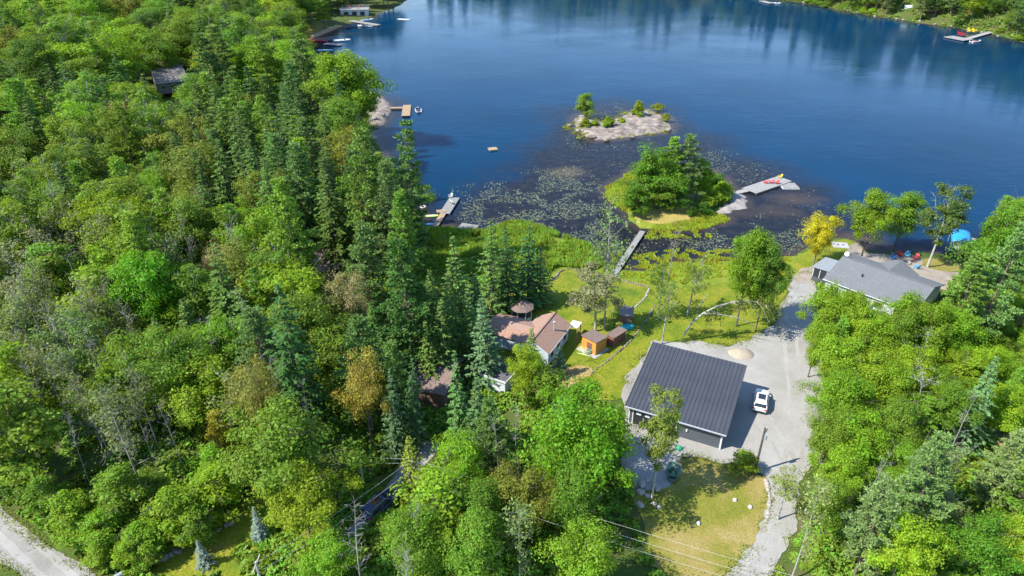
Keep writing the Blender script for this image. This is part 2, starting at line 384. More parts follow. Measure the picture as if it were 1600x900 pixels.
# the lake: weed beds and shoals show through the shallows
wx = np.unique(np.concatenate([np.linspace(-700, -60, 60), np.linspace(-60, 150, 150), np.linspace(150, 700, 60)]))
wy = np.unique(np.concatenate([np.linspace(50, 90, 10), np.linspace(90, 260, 130), np.linspace(260, 900, 60)]))
WX, WY = np.meshgrid(wx, wy, indexing='ij')
WEED = poly([(880, 168), (960, 158), (1055, 172), (1080, 205), (1110, 215), (1150, 240), (1215, 262), (1270, 290), (1330, 330), (1360, 360), (1352, 400), (1240, 420), (1000, 430),
             (850, 400), (760, 372), (690, 352), (700, 330), (740, 312), (770, 290), (800, 270), (830, 245), (850, 215), (865, 190)])
WEED = np.array(WEED)
dW = sdf(WEED, WX, WY) + (vnoise(WX * .12, WY * .12) - .5) * 8
dl = _bil(DL, WX, WY)
shal = np.maximum(ss(-15, 12, dW), ss(-9, -0.5, dl))
isl = poly([(897, 188), (905, 180), (926, 180), (942, 191), (966, 189), (984, 176), (1012, 171), (1040, 183), (1047, 196), (1042, 206), (1010, 210), (965, 216), (930, 219), (908, 210)])
shoal = np.zeros_like(WX)
for a, b, sx, sy, k in ((886, 270, 5, 4, .8), (1245, 312, 7, 5, .5), (1215, 330, 8, 5, .4), (1150, 330, 7, 4, .4), (1340, 372, 6, 4, .6), (520, 55, 12, 9, .5), (590, 160, 3, 3, .5)):
    p = U(a, b); shoal = np.maximum(shoal, k * np.exp(-((WX - p.x) / sx) ** 2 - ((WY - p.y) / sy) ** 2))
shoal = np.maximum(shoal, 0.55 * ss(-5, -0.3, sdf(isl, WX, WY)))
shoal = np.maximum(shoal, 0.45 * ss(-3.5, -0.2, dl))
def water_mat():
    m, t, b = new_mat('lake water')
    s = N(t, 'Attribute', attribute_name='shallow').outputs['Fac']; h = N(t, 'Attribute', attribute_name='shoal').outputs['Fac']
    n = noise(t, 0.16, 6, 0.7)
    deep = ramp(t, noise(t, 0.02, 4, .6), [(0.3, (0.0003, 0.020, 0.052)), (0.7, (0.0004, 0.029, 0.076))])
    bed = ramp(t, noise(t, 0.5, 6, .7), [(0.3, (0.006, 0.009, 0.016)), (0.5, (0.013, 0.015, 0.021)), (0.7, (0.028, 0.027, 0.029))])
    f = ramp(t, math_(t, 'ADD', s, math_(t, 'MULTIPLY', math_(t, 'ADD', n, -0.5), 0.9)), [(0.12, (0, 0, 0)), (0.9, (1, 1, 1))])
    c = mixc(t, f, deep, bed)
    f2 = ramp(t, math_(t, 'ADD', h, math_(t, 'MULTIPLY', math_(t, 'ADD', n, -0.5), 0.6)), [(0.15, (0, 0, 0)), (0.75, (1, 1, 1))])
    c = mixc(t, f2, c, (0.070, 0.050, 0.035))
    t.links.new(c, b.inputs['Base Color'])
    t.links.new(ramp(t, noise(t, 0.03, 4, .6), [(0.35, (.05,) * 3), (0.65, (.15,) * 3)]), b.inputs['Roughness']); b.inputs['IOR'].default_value = 1.333; b.inputs['Specular IOR Level'].default_value = 0.06
    g = t.nodes.new('ShaderNodeNewGeometry'); mp = t.nodes.new('ShaderNodeMapping'); mp.inputs['Scale'].default_value = (0.55, 1.3, 1); mp.inputs['Rotation'].default_value = (0, 0, R(-24))
    t.links.new(g.outputs['Position'], mp.inputs[0])
    hgt = math_(t, 'ADD', math_(t, 'MULTIPLY', noise(t, 1.1, 3, .5, vec=mp.outputs[0]), 1.0), math_(t, 'MULTIPLY', noise(t, 0.25, 3, .5, vec=mp.outputs[0]), 1.2))
    wp = ramp(t, noise(t, 0.035, 3, .5), [(0.35, (0.1,) * 3), (0.7, (1, 1, 1))]); bump(t, b, math_(t, 'MULTIPLY', hgt, wp), 0.26, 0.2)
    return m
M['water'] = water_mat()
tag(add_obj('water', grid_mesh('water', WX, WY, WX * 0, M['water'], {'shallow': shal, 'shoal': shoal})), kind='structure')

EDGE = {}
def sheet(name, pts, mat, lift=0.05, step=1.0, ragged=0.35, world=False, seed=1):
    P = [Vector(p) for p in (pts if world else [G(a, b).xy for a, b in pts])]
    rng = random.Random(seed); out = []; acc = seed * 37.0
    n = len(P)
    for i in range(n):                       # Catmull-Rom rounding, then a ragged edge
        p0, p1, p2, p3 = P[i - 1], P[i], P[(i + 1) % n], P[(i + 2) % n]
        k = max(2, int((p2 - p1).length / (step * 0.45)))
        for j in range(k):
            t = j / k
            q = 0.5 * ((2 * p1) + (p2 - p0) * t + (2 * p0 - 5 * p1 + 4 * p2 - p3) * t * t + (3 * p1 - p0 - 3 * p2 + p3) * t ** 3)
            tn = (p2 - p1).normalized(); acc += step * .5; w = ((float(vnoise(acc * .55, seed)) - .5) * 2.4 + (float(vnoise(acc * 1.7, seed + 9)) - .5) * 1.0 + rng.uniform(-.12, .12)) * ragged
            out.append(Vector((q.x - tn.y * w, q.y + tn.x * w)))
    xs_ = [p.x for p in out]; ys_ = [p.y for p in out]
    g1 = np.arange(min(xs_), max(xs_), step); g2 = np.arange(min(ys_), max(ys_), step)
    A, B = np.meshgrid(g1, g2); D = sdf([p[:] for p in out], A, B)
    ins = [Vector((a, b)) for a, b in zip(A[D > step * .45], B[D > step * .45])]
    nb = len(out); EDGE[name] = [p[:] for p in out]
    vs, _, fs, *_ = delaunay_2d_cdt(out + ins, [], [list(range(nb))], 1, 1e-4)
    X = np.array([v.x for v in vs]); Y = np.array([v.y for v in vs]); Z = TZ(X, Y) + lift
    me = bpy.data.meshes.new(name); me.from_pydata(list(zip(X, Y, Z)), [], [tuple(f) for f in fs]); me.materials.append(mat)
    me.polygons.foreach_set('use_smooth', [True] * len(me.polygons)); me.update()
    return tag(add_obj(name, me), kind='structure')

LAWN_PX = [(862, 440), (882, 424), (910, 421), (960, 433), (1010, 446), (1050, 452), (1100, 447), (1150, 440), (1200, 440), (1236, 436), (1226, 475), (1200, 512), (1165, 535), (1060, 545),
           (1010, 555), (985, 600), (965, 622), (900, 628), (860, 615), (815, 610), (760, 600), (735, 560), (740, 500), (790, 462), (835, 452)]
DRIVE_PX = [(1138, 906), (1168, 862), (1192, 818), (1202, 782), (1198, 748), (1180, 738), (1150, 727), (1120, 720), (1085, 712), (1060, 716), (1062, 735), (1050, 752), (1020, 766), (985, 760), (970, 720),
            (975, 660), (972, 618), (980, 590), (1000, 566), (1020, 534), (1060, 536), (1100, 534), (1130, 541), (1165, 532), (1190, 519), (1213, 500), (1222, 478), (1232, 455), (1240, 434),
            (1268, 427), (1275, 470), (1276, 510), (1284, 560), (1291, 610), (1291, 660), (1285, 700), (1265, 728), (1247, 758), (1249, 800), (1237, 842), (1212, 880), (1192, 906)]
DRY_PX = [(990, 765), (1030, 762), (1062, 738), (1064, 716), (1120, 722), (1180, 740), (1200, 752), (1203, 790), (1185, 835), (1140, 900), (1040, 905), (1010, 850)]
ROADN = [G(-220, 640).xy, G(-100, 728).xy, G(0, 800).xy, G(62, 843).xy, G(110, 873).xy, G(165, 915).xy, G(215, 965).xy]
ROADF = [G(110, 990).xy, G(60, 930).xy, G(10, 886).xy, G(-60, 838).xy, G(-160, 765).xy, G(-260, 690).xy]
sheet('lawn', LAWN_PX, M['lawn'], 0.04, 1.2, 0.4)
sheet('dry_lawn', DRY_PX, M['drylawn'], 0.045, 0.9, 0.5)
sheet('gravel_driveway', DRIVE_PX, M['gravel'], 0.075, 0.7, 0.32, seed=4)
sheet('road', ROADN + ROADF, M['roadgravel'], 0.06, 0.8, 0.22, world=True, seed=6)
sheet('side_lawn', [(205, 905), (250, 878), (290, 850), (350, 802), (400, 772), (470, 742), (540, 748), (600, 765), (575, 800), (520, 850), (430, 884), (400, 905)], M['lawn'], 0.045, 0.9, 0.3)
sheet('side_driveway', [(672, 688), (690, 700), (668, 722), (632, 768), (600, 806), (566, 838), (530, 880), (500, 920), (470, 915), (505, 868), (540, 828), (575, 792), (607, 752), (640, 714), (655, 690)], M['gravel'], 0.08, 0.7, 0.2)
sheet('soil_bed', [(838, 600), (865, 585), (905, 572), (928, 580), (905, 600), (885, 628), (850, 634)], M['soil'], 0.07, 0.7, 0.4)
sheet('peninsula_lawn', [(987, 343), (1000, 333), (1030, 327), (1062, 322), (1100, 325), (1112, 334), (1090, 343), (1050, 350), (1020, 356), (1000, 355)], M['drygrass'], 0.045, 0.8, 0.4)
sheet('shore_lawn', [(1242, 428), (1245, 405), (1268, 388), (1296, 377), (1322, 374), (1340, 384), (1325, 400), (1330, 420), (1290, 426)], M['lawn'], 0.045, 0.9, 0.3)
sheet('point_lawn', [(1440, 405), (1478, 404), (1500, 412), (1495, 424), (1462, 424), (1440, 416)], M['drylawn'], 0.045, 0.9, 0.3)
sheet('patio', [(1328, 384), (1345, 380), (1352, 394), (1392, 398), (1436, 402), (1445, 416), (1470, 424), (1500, 427), (1495, 452), (1450, 450), (1400, 430), (1330, 405)], M['patio'], 0.07, 0.8, 0.2)
sheet('stone_bank', [(1238, 432), (1250, 422), (1275, 417), (1296, 416), (1290, 430), (1272, 438), (1245, 444)], M['patio'], 0.09, 0.8, 0.3)
sheet('far_lawn', [(476, 60), (480, 38), (495, 33), (512, 40), (526, 44), (508, 53), (490, 62)], M['drylawn'], 0.06, 1.5, 0.3)
sheet('forest_path', [(1502, 905), (1512, 840), (1530, 780), (1545, 735), (1560, 690), (1590, 660), (1640, 640), (1640, 690), (1600, 735), (1580, 770), (1555, 810), (1548, 850), (1545, 905)], M['soil'], 0.05, 1.0, 0.5)
def track(name, px, off, w, mat, lift, seed):
    P = [G(a, b).xy for a, b in px]; L_, R_ = [], []
    for i, p in enumerate(P):
        d = (P[min(i + 1, len(P) - 1)] - P[max(i - 1, 0)]).normalized(); n = Vector((-d.y, d.x)); L_.append(p + n * (off + w / 2)); R_.append(p + n * (off - w / 2))
    sheet(name, [q[:] for q in L_ + R_[::-1]], mat, lift, 0.6, 0.1, world=True, seed=seed)
M['packed'] = dapple('packed gravel', [(0.3, (0.215, 0.20, 0.172)), (0.5, (0.275, 0.263, 0.238)), (0.7, (0.325, 0.312, 0.288))], 0.3, 0.25, 0.95, 8, (0.86, 1.12), 0.03)
TRK = [(1176, 896), (1203, 850), (1222, 805), (1228, 762), (1240, 715), (1246, 650), (1240, 580), (1236, 520), (1246, 460)]
for k, o_ in enumerate((-.85, .85)): track('wheel_track', TRK, o_, .55, M['packed'], .085, 20 + k)
for k, o_ in enumerate((-.85, .85)): track('wheel_track', [(1232, 720), (1215, 690), (1200, 668), (1192, 650)], o_, .5, M['packed'], .091, 22 + k)
RT = [(-120, 735), (-20, 803), (55, 868), (95, 908), (130, 950)]
for k, o_ in enumerate((-.9, .9)): track('wheel_track', RT, o_, .7, M['packed'], .072, 24 + k)

# ------------------------------------------------------------------ trees: a trunk with limbs, a crown of many small leaves in clumps
def unit(a): return a / (np.linalg.norm(a, axis=-1, keepdims=True) + 1e-9)
def leaves(C, Nn, size, rng, asp=1.55):
    t = rng.normal(size=C.shape); t = unit(t - (t * Nn).sum(-1, keepdims=True) * Nn); b = np.cross(Nn, t)
    L = (size * 0.5 * np.clip(rng.lognormal(0, .38, len(C)), .4, 2.2))[:, None]; Wd = L / asp
    fold = Nn * L * 0.25
    return np.stack([C - t * L, C + b * Wd + fold, C + t * L, C - b * Wd + fold], 1)
def limb(mb, p0, p1, r0, r1, rng, n=5, seg=4, sag=0.0, jit=0.12):
    p0 = np.array(p0, float); p1 = np.array(p1, float); L = np.linalg.norm(p1 - p0); pts = []
    for i in range(seg + 1):
        t = i / seg; p = p0 * (1 - t) + p1 * t; p[2] += sag * L * math.sin(math.pi * t)
        if 0 < i < seg: p += rng.normal(size=3) * jit * L / seg
        pts.append(p)
    mb.tube(pts, [r0 + (r1 - r0) * (i / seg) for i in range(seg + 1)], n, False)
    return pts
def broadleaf(seed, h, rad, base=0.28, nclump=64, per=120, ls=0.36, bark='bark', shape=1.0, sparse=0.0, twig=0, tr=0.16, crad=(0.2, 0.36)):
    rng = np.random.default_rng(seed); mb = MB()
    bend = rng.normal(size=2) * h * 0.025
    tp = [np.array([bend[0] * t * t * 2, bend[1] * t * t * 2, h * 0.9 * t]) for t in np.linspace(0, 1, 7)]
    mb.tube(tp, [tr * 1.35] + [tr * (1 - t) + 0.03 for t in np.linspace(0.15, 1, 6)], 7, False)
    zc, hz = h * (base + 1) / 2, h * (1 - base) / 2
    C = []
    lob = rng.uniform(0, 6.28, 3)
    while len(C) < nclump:
        d = unit(rng.normal(size=3)); u = rng.uniform() ** (0.42)
        a = math.atan2(d[1], d[0])
        w = 1 + 0.26 * math.sin(2 * a + lob[0] + d[2] * 2) + 0.22 * math.sin(3 * a + lob[1] - d[2] * 3) + 0.16 * math.sin(5 * d[2] + lob[2])
        p = d * u * np.array([rad * w, rad * w, hz * 0.95])
        egg = 1.0 - 0.32 * shape * max(0, p[2] / hz) - 0.12 * max(0, -p[2] / hz)
        C.append([p[0] * egg + bend[0], p[1] * egg + bend[1], p[2] + zc])
    C = np.array(C)
    nl = 13 if not twig else twig
    for k in rng.choice(nclump, min(nl, nclump), replace=False):
        c = C[k]; z0 = max(h * 0.16, min(h * 0.82, c[2] - (0.25 + 0.5 * rng.uniform()) * np.hypot(c[0], c[1]) - 0.08 * h))
        t = z0 / (h * 0.9); p0 = np.array([bend[0] * t * t * 2, bend[1] * t * t * 2, z0])
        pts = limb(mb, p0, c, tr * (0.42 * (1 - t) + 0.12), 0.025, rng, 4, 4, 0.06)
        for q in range(3 if twig else 1):
            e = pts[rng.integers(2, 5)]; limb(mb, e, e + unit(rng.normal(size=3) + [0, 0, 0.5]) * rad * 0.32, 0.03, 0.012, rng, 3, 2)
    for q in range(7):
        a = rng.uniform(0, 6.28); z1 = h * rng.uniform(.55, .98); e = np.array([math.cos(a) * rad * .55 + bend[0], math.sin(a) * rad * .55 + bend[1], z1])
        pp = limb(mb, (bend[0] * .6, bend[1] * .6, z1 * .72), e + np.array([math.cos(a), math.sin(a), .9]) * rad * rng.uniform(.1, .45), tr * .3, .012, rng, 3, 4, 0.03)
        for w_ in range(2): limb(mb, pp[3], pp[3] + unit(rng.normal(size=3) + [0, 0, .6]) * rad * .3, .02, .008, rng, 3, 2)
    P, Nn = [], []
    cen = np.array([bend[0], bend[1], zc - hz * 0.3])
    for c in C:
        m = int(per * rng.uniform(0.55, 1.35)); rc = rad * rng.uniform(*crad)
        if rng.uniform() < sparse: m = int(m * 0.25)
        d = unit(rng.normal(size=(m, 3)) + np.array([0, 0, 0.35])); u = rng.uniform(size=(m, 1)) ** 0.45
        P.append(c + d * u * rc * np.array([1.12, 1.12, 0.72]))
        out = unit(c - cen)
        Nn.append(unit(0.75 * d + 0.45 * out + np.array([0, 0, 0.35]) + rng.normal(size=(m, 3)) * 0.55))
    P = np.concatenate(P); Nn = np.concatenate(Nn)
    return mb, leaves(P, Nn, ls, rng), bark, 'leaf', h, rad
def conifer(seed, h, rad, base=0.06, whorls=34, per=8, droop=0.25, cards=15, ls=0.62, pw=0.85, irregular=0.15, tr=0.16):
    rng = np.random.default_rng(seed); mb = MB()
    mb.tube([(0, 0, 0), (rng.normal() * .05, rng.normal() * .05, h * 0.5), (0, 0, h * 0.985)], [tr * 1.2, tr * 0.7, 0.02], 6, False)
    C, T, S, Nn = [], [], [], []; asy = rng.uniform(0, 6.28)
    for i in range(whorls):
        f = base + (0.985 - base) * (i / (whorls - 1)) ** 0.92; z = h * f
        r = rad * max(0.035, (1 - f) / (1 - base)) ** pw
        r *= rng.uniform(.72, 1.12) * (1 if rng.uniform() > .06 else .7); m = max(3, int(per * (0.45 + 0.55 * (1 - f)) + rng.uniform(-.5, 1.5))); a0 = rng.uniform(0, 6.28)
        for k in range(m):
            a = a0 + 6.283 * k / m + rng.normal() * 0.18; L = r * (1 + .22 * math.sin(a + asy) * irregular / .15) * rng.uniform(1 - irregular * 2, 1 + irregular); dz = -droop * L * rng.uniform(0.6, 1.3); zz = z + rng.normal() * 0.12
            dirv = np.array([math.cos(a), math.sin(a), 0]); side = np.array([-math.sin(a), math.cos(a), 0])
            if L > 0.9 and rng.uniform() < 0.25: mb.tube([(0, 0, zz), tuple(dirv * L * 0.85 + np.array([0, 0, zz + dz * .7]))], [0.03, 0.012], 3, False)
            n = max(4, int(cards * (0.3 + 0.7 * L / rad)))
            t = rng.uniform(0.12, 1.0, n) ** 0.75
            s = rng.choice([-1, 1], n)[:, None]
            p = dirv * (t * L)[:, None] + np.array([0, 0, zz]) + np.array([0, 0, 1.0]) * (dz * t ** 1.4 + 0.10 * L * t ** 4)[:, None]
            tt = unit(dirv * rng.uniform(0.5, 1.0, (n, 1)) + side * s * rng.uniform(0.3, 0.95, (n, 1)) + np.array([0, 0, -0.28]) + rng.normal(size=(n, 3)) * 0.12)
            sz = ls * rng.uniform(0.6, 1.2, n) * (0.55 + 0.45 * min(1, L / 1.6)) * (1.15 - 0.35 * t)
            C.append(p + tt * (sz * 0.4)[:, None]); T.append(tt); S.append(sz)
            Nn.append(unit(np.array([0, 0, 1.0]) + dirv * 0.55 + rng.normal(size=(n, 3)) * 0.4))
    C = np.concatenate(C); T = np.concatenate(T); S = np.concatenate(S)[:, None] * 0.5; Nn = np.concatenate(Nn)
    b = unit(np.cross(Nn, T)); Wd = S * 0.46
    V = np.stack([C - T * S, C + b * Wd, C + T * S, C - b * Wd], 1)
    return mb, V, 'bark', 'needle', h, rad
def pine(seed, h, rad, base=0.22, whorls=15, ls=0.5, per=46, tr=0.2, pw=0.62):
    rng = np.random.default_rng(seed); mb = MB()
    mb.tube([(0, 0, 0), (rng.normal() * .12, rng.normal() * .12, h * 0.5), (0, 0, h * 0.98)], [tr * 1.25, tr * 0.75, 0.03], 6, False)
    P, Nn = [], []
    for i in range(whorls):
        f = base + (0.99 - base) * (i / (whorls - 1)); z = h * f; r = rad * max(0.06, (1 - f) / (1 - base)) ** pw * rng.uniform(0.75, 1.15)
        if f < base + 0.12: r *= 0.7
        m = rng.integers(4, 7); a0 = rng.uniform(0, 6.28)
        for k in range(m):
            a = a0 + 6.283 * k / m + rng.normal() * 0.3; L = r * rng.uniform(0.55, 1.15); rise = L * rng.uniform(0.05, 0.4)
            tip = np.array([math.cos(a) * L, math.sin(a) * L, z + rise])
            pts = limb(mb, (0, 0, z), tip, 0.06 * (1 - f) + 0.02, 0.015, rng, 3, 3, -0.05, 0.1)
            nt_ = max(2, int(6 * L / rad * 1.4))
            for j in range(nt_):
                t = 0.35 + 0.65 * (j + rng.uniform()) / nt_; c = np.array([0, 0, z]) * (1 - t) + tip * t
                c = c + np.array([-math.sin(a), math.cos(a), 0]) * rng.normal() * L * 0.2 * (1.2 - t) + np.array([0, 0, 0.15])
                mm = int(per * rng.uniform(0.6, 1.3)); rc = rng.uniform(0.45, 0.85) * (0.6 + 0.4 * rad / 4)
                d = unit(rng.normal(size=(mm, 3)) + np.array([math.cos(a) * .5, math.sin(a) * .5, 0.55]))
                P.append(c + d * rng.uniform(0.15, 1, (mm, 1)) * rc * np.array([1, 1, 0.55])); Nn.append(d)
    P = np.concatenate(P); Nn = np.concatenate(Nn); n = len(P)
    T = unit(Nn + rng.normal(size=P.shape) * 0.35); S = (ls * rng.uniform(0.6, 1.25, n) * 0.5)[:, None]
    up = unit(np.array([0, 0, 1.0]) + rng.normal(size=P.shape) * 0.6); b = unit(np.cross(up, T)); Wd = S * 0.34
    V = np.stack([P - T * S, P + b * Wd, P + T * S, P - b * Wd], 1)
    return mb, V, 'pinebark', 'needle', h, rad
def bare(seed, h, rad, nb=26, bark='deadwood', per=10, ls=0.3, base=0.25, tr=0.13):
    rng = np.random.default_rng(seed); mb = MB(); bend = rng.normal(size=2) * h * 0.05
    tp = [np.array([bend[0] * t * t, bend[1] * t * t, h * t]) for t in np.linspace(0, 1, 8)]
    mb.tube(tp, [tr * (1 - t) + 0.015 for t in np.linspace(0, 1, 8)], 6, False)
    P = []
    for i in range(nb):
        t = base + (1 - base) * rng.uniform() ** 0.8; p0 = np.array([bend[0] * t * t, bend[1] * t * t, h * t]); a = rng.uniform(0, 6.28)
        L = rad * rng.uniform(0.45, 1.1) * (1.15 - 0.6 * t)
        p1 = p0 + np.array([math.cos(a) * L, math.sin(a) * L, L * rng.uniform(0.25, 1.0)])
        pts = limb(mb, p0, p1, 0.045 * (1.2 - t), 0.012, rng, 3, 3, 0.03, 0.2); P.append(p1)
        for q in range(4):
            e = pts[rng.integers(1, 4)]; e2 = e + unit(rng.normal(size=3) + [math.cos(a) * .6, math.sin(a) * .6, .5]) * L * rng.uniform(0.25, 0.5)
            limb(mb, e, e2, 0.02, 0.008, rng, 3, 2, 0, 0.2); P.append(e2)
    V = None
    if per:
        C = np.concatenate([np.array(p) + rng.normal(size=(int(per * rng.uniform(0, 2)), 3)) * np.array([.4, .4, .3]) for p in P])
        V = leaves(C, unit(rng.normal(size=C.shape) + np.array([0, 0, .6])), ls, rng)
    return mb, V, bark, 'leaf', h, rad

M['aspenbark'] = surf('pale aspen bark', (0.24, 0.23, 0.19), (0.40, 0.38, 0.33), 4, 0.9)
VAR = {}
def register(kind, spec):
    mb, V, bark, lm, h, rad = spec
    tm = mb.mesh('trunk', M[bark], True)
    cm = quads_mesh('crown', V, M[lm]) if V is not None else None
    VAR.setdefault(kind, []).append((tm, cm, h, rad))
for s in range(6): register('maple', broadleaf(10 + s, 14, 4.6, 0.2 + 0.05 * (s % 3), 70 + 6 * (s % 3), 290, 0.225, crad=(0.17, 0.42)))
for s in range(4): register('oak', broadleaf(30 + s, 14, 4.8, 0.26, 54, 240, 0.24, sparse=0.3, crad=(0.22, 0.40)))
for s in range(4): register('ash', broadleaf(140 + s, 14, 4.5, 0.22, 66, 290, 0.235, shape=1.2, sparse=0.16, crad=(0.16, 0.44)))
for s in range(4): register('poplar', broadleaf(40 + s, 17, 3.0, 0.26, 62, 150, 0.25, 'aspenbark', shape=0.7, sparse=0.3, twig=26, tr=0.15, crad=(0.2, 0.42)))
for s in range(4): register('birch', broadleaf(50 + s, 15, 2.8, 0.30, 50, 66, 0.24, 'birchbark', 0.8, 0.35, 24, 0.17, (0.2, 0.45)))
for s in range(6): register('spruce', conifer(60 + s, 17, 3.0 + 0.35 * (s % 3), 0.04 + .04 * (s % 3), 34 + 3 * (s % 3), 8, 0.30, 17, 0.70))
for s in range(5): register('fir', conifer(70 + s, 12, 1.9 + .2 * (s % 3), 0.03, 30 + 2 * s, 8, 0.16, 15, 0.52, 0.9, 0.10, 0.12))
for s in range(4): register('pine', pine(80 + s, 20, 4.2 + 0.3 * (s % 2), 0.2, 16))
for s in range(2): register('cedar', conifer(90 + s, 9, 1.9, 0.02, 32, 9, -0.55, 13, 0.46, 0.62, 0.16, 0.1))
for s in range(2): register('column', conifer(94 + s, 6, 0.62, 0.01, 40, 8, -0.9, 8, 0.30, 0.30, 0.12, 0.06))
for s in range(4): register('dead', bare(100 + s, 15, 2.6, 30, 'deadwood', 0))
for s in range(4): register('grey', bare(110 + s, 15, 2.5, 30, 'deadwood', 7, 0.30))
for s in range(3): register('bush', broadleaf(120 + s, 2.6, 1.8, 0.02, 30, 105, 0.27, shape=0.4, tr=0.06, crad=(0.3, 0.5)))
for s in range(3): register('sapling', broadleaf(130 + s, 8, 2.3, 0.12, 44, 190, 0.2, shape=0.9, tr=0.07, crad=(0.2, 0.46)))
NAMES = {'maple': ('maple_tree', 'tree'), 'oak': ('oak_tree', 'tree'), 'ash': ('ash_tree', 'tree'), 'poplar': ('poplar_tree', 'tree'), 'birch': ('birch_tree', 'tree'), 'spruce': ('spruce_tree', 'tree'), 'fir': ('fir_tree', 'tree'),
         'pine': ('pine_tree', 'tree'), 'cedar': ('cedar_tree', 'tree'), 'column': ('columnar_cedar', 'tree'), 'dead': ('dead_tree', 'tree'), 'grey': ('bare_birch_tree', 'tree'), 'bush': ('bush', 'bush'), 'sapling': ('young_tree', 'tree')}
PLACED = []; FILL = []
_tr = random.Random(3)
def plant(kind, x, y, h, rad, colr, label, group=None, lean=None, jitter=0.10):
    tm, cm, vh, vr = _tr.choice(VAR[kind]); nm, cat = NAMES[kind]
    o = thing(nm, label, cat, (x, y, max(tz(x, y), 0.35) - 0.08), _tr.uniform(0, 6.283), group)
    o.scale = (rad / vr, rad / vr, h / vh)
    o.rotation_euler.x, o.rotation_euler.y = _tr.gauss(0, .028), _tr.gauss(0, .028)
    if lean: o.rotation_euler = (lean[0], lean[1], o.rotation_euler.z)
    add_obj('trunk', tm, o)
    if cm:
        c = add_obj('crown', cm, o); j = lambda: 1 + _tr.uniform(-jitter, jitter)
        k = j(); c.color = (colr[0] * k * j(), colr[1] * k, colr[2] * k * j(), 1)
    if group: FILL.append((o, label, PX(x, y, o.location.z + h * .7)))
    PLACED.append((x, y, rad)); return o
BRIGHT, MID, DARK, YG = (0.190, 0.318, 0.016), (0.156, 0.256, 0.022), (0.090, 0.165, 0.018), (0.250, 0.365, 0.018)
GREY, PINE, PINEL, SPR, FIR = (0.190, 0.255, 0.070), (0.125, 0.205, 0.046), (0.175, 0.295, 0.030), (0.078, 0.145, 0.022), (0.115, 0.200, 0.036)
BLUES, TAN, ORANGE, YELLOW, OLIVE, RUST = (0.18, 0.24, 0.20), (0.38, 0.31, 0.14), (0.36, 0.22, 0.03), (0.46, 0.43, 0.018), (0.200, 0.240, 0.030), (0.42, 0.11, 0.03)
def tree(kind, tx, ty, by, w, colr, label, group=None, lean=None):
    """a tree by the top and the foot seen in the photograph: where it stands, how tall and how wide it is"""
    z = 1.2
    for _ in range(3):
        p = U(tx, by, z); z = tz(p.x, p.y)
    y = p.y; v = (450 - ty) / FPX           # height from the ray through the top
    zt = CH - y * (sT - v * cT) / (cT + v * sT)
    zc = y * cT + (CH - zt) * sT
    x = (tx - 800) / FPX * zc
    h = max(0.6, zt - tz(x, y)); rad = w / 2 * (y * cT + (CH - zt + h * .5) * sT) / FPX
    return plant(kind, x, y, h, rad, colr, label, group, lean)

# trees that stand out in the photograph
T = tree
T('pine', 450, 283, 500, 100, PINEL, 'tall bright green pine rising left of the brown roofed cabin in the woods')
T('pine', 556, 212, 440, 98, (0.130, 0.231, 0.036), 'tall pale green feathery pine standing left of the big dark lakeside pine')
T('pine', 622, 196, 425, 88, PINE, 'tall dark grey green pine leaning out over the lake edge, its tip against the water')
T('pine', 598, 258, 448, 92, (0.111, 0.190, 0.054), 'broad grey green pine just below the tall lakeside pine')
for a in ((352, 172, 350, 77), (384, 196, 360, 72), (330, 216, 380, 75), (412, 168, 330, 67), (470, 168, 325, 65), (500, 150, 290, 57), (302, 262, 420, 70)):
    T('spruce', *a, SPR, 'dark stand spruce', 'dark spruces of the conifer stand')
T('spruce', 526, 104, 252, 58, (0.033, 0.082, 0.026), 'very dark spruce in front of the grey cottage roof by the rocky point')
T('maple', 532, 78, 225, 104, BRIGHT, 'large bright green leafy tree behind the very dark spruce, edge against the lake')
T('maple', 556, 130, 220, 56, MID, 'leafy tree at the water edge just above the rocky point')
T('pine', 628, 378, 590, 118, (0.065, 0.150, 0.026), 'big dark pine left of the group of pointed firs, above the brown garage')
T('fir', 722, 362, 540, 78, FIR, 'pointed fir nearest the grey platform, first of the lakeside firs', None)
T('fir', 765, 342, 500, 74, FIR, 'slim pointed fir in the middle of the lakeside firs, its tip the highest')
T('fir', 794, 352, 486, 74, (0.065, 0.143, 0.031), 'pointed fir right of the slimmest lakeside fir')
T('fir', 826, 347, 474, 74, (0.060, 0.136, 0.036), 'stout dark fir at the lawn side end of the lakeside firs')
T('fir', 738, 425, 535, 62, (0.052, 0.122, 0.030), 'shorter dark fir in front of the lakeside firs')
T('spruce', 700, 428, 585, 70, SPR, 'dark spruce between the big dark pine and the lakeside firs')
T('fir', 757, 460, 600, 80, (0.111, 0.190, 0.078), 'pale green spire shaped spruce standing left of the brown roofed cottage')
T('spruce', 430, 440, 690, 140, (0.055, 0.129, 0.022), 'large dark green spruce with drooping boughs in the middle of the left woods')
T('fir', 712, 546, 712, 62, (0.098, 0.190, 0.042), 'light green conical spruce beside the dark brown roofed garage')
T('fir', 603, 572, 716, 62, (0.091, 0.170, 0.060), 'pale conical spruce left of the brown garage')
T('spruce', 634, 552, 700, 56, (0.065, 0.136, 0.036), 'dark conical spruce touching the left edge of the brown garage roof')
T('fir', 742, 585, 718, 66, (0.098, 0.177, 0.054), 'conical spruce left of the white shed with a flat dark roof')
T('fir', 830, 513, 600, 54, FIR, 'small pointed fir standing against the front of the brown roofed cottage')
T('fir', 873, 540, 588, 36, (0.104, 0.177, 0.084), 'little grey green fir at the pale blue cottage wall')
T('maple', 824, 540, 640, 52, YG, 'small yellow green tree in front of the white shed')
T('sapling', 846, 566, 640, 70, MID, 'dark green small tree between the cottage and the brown soil bed')
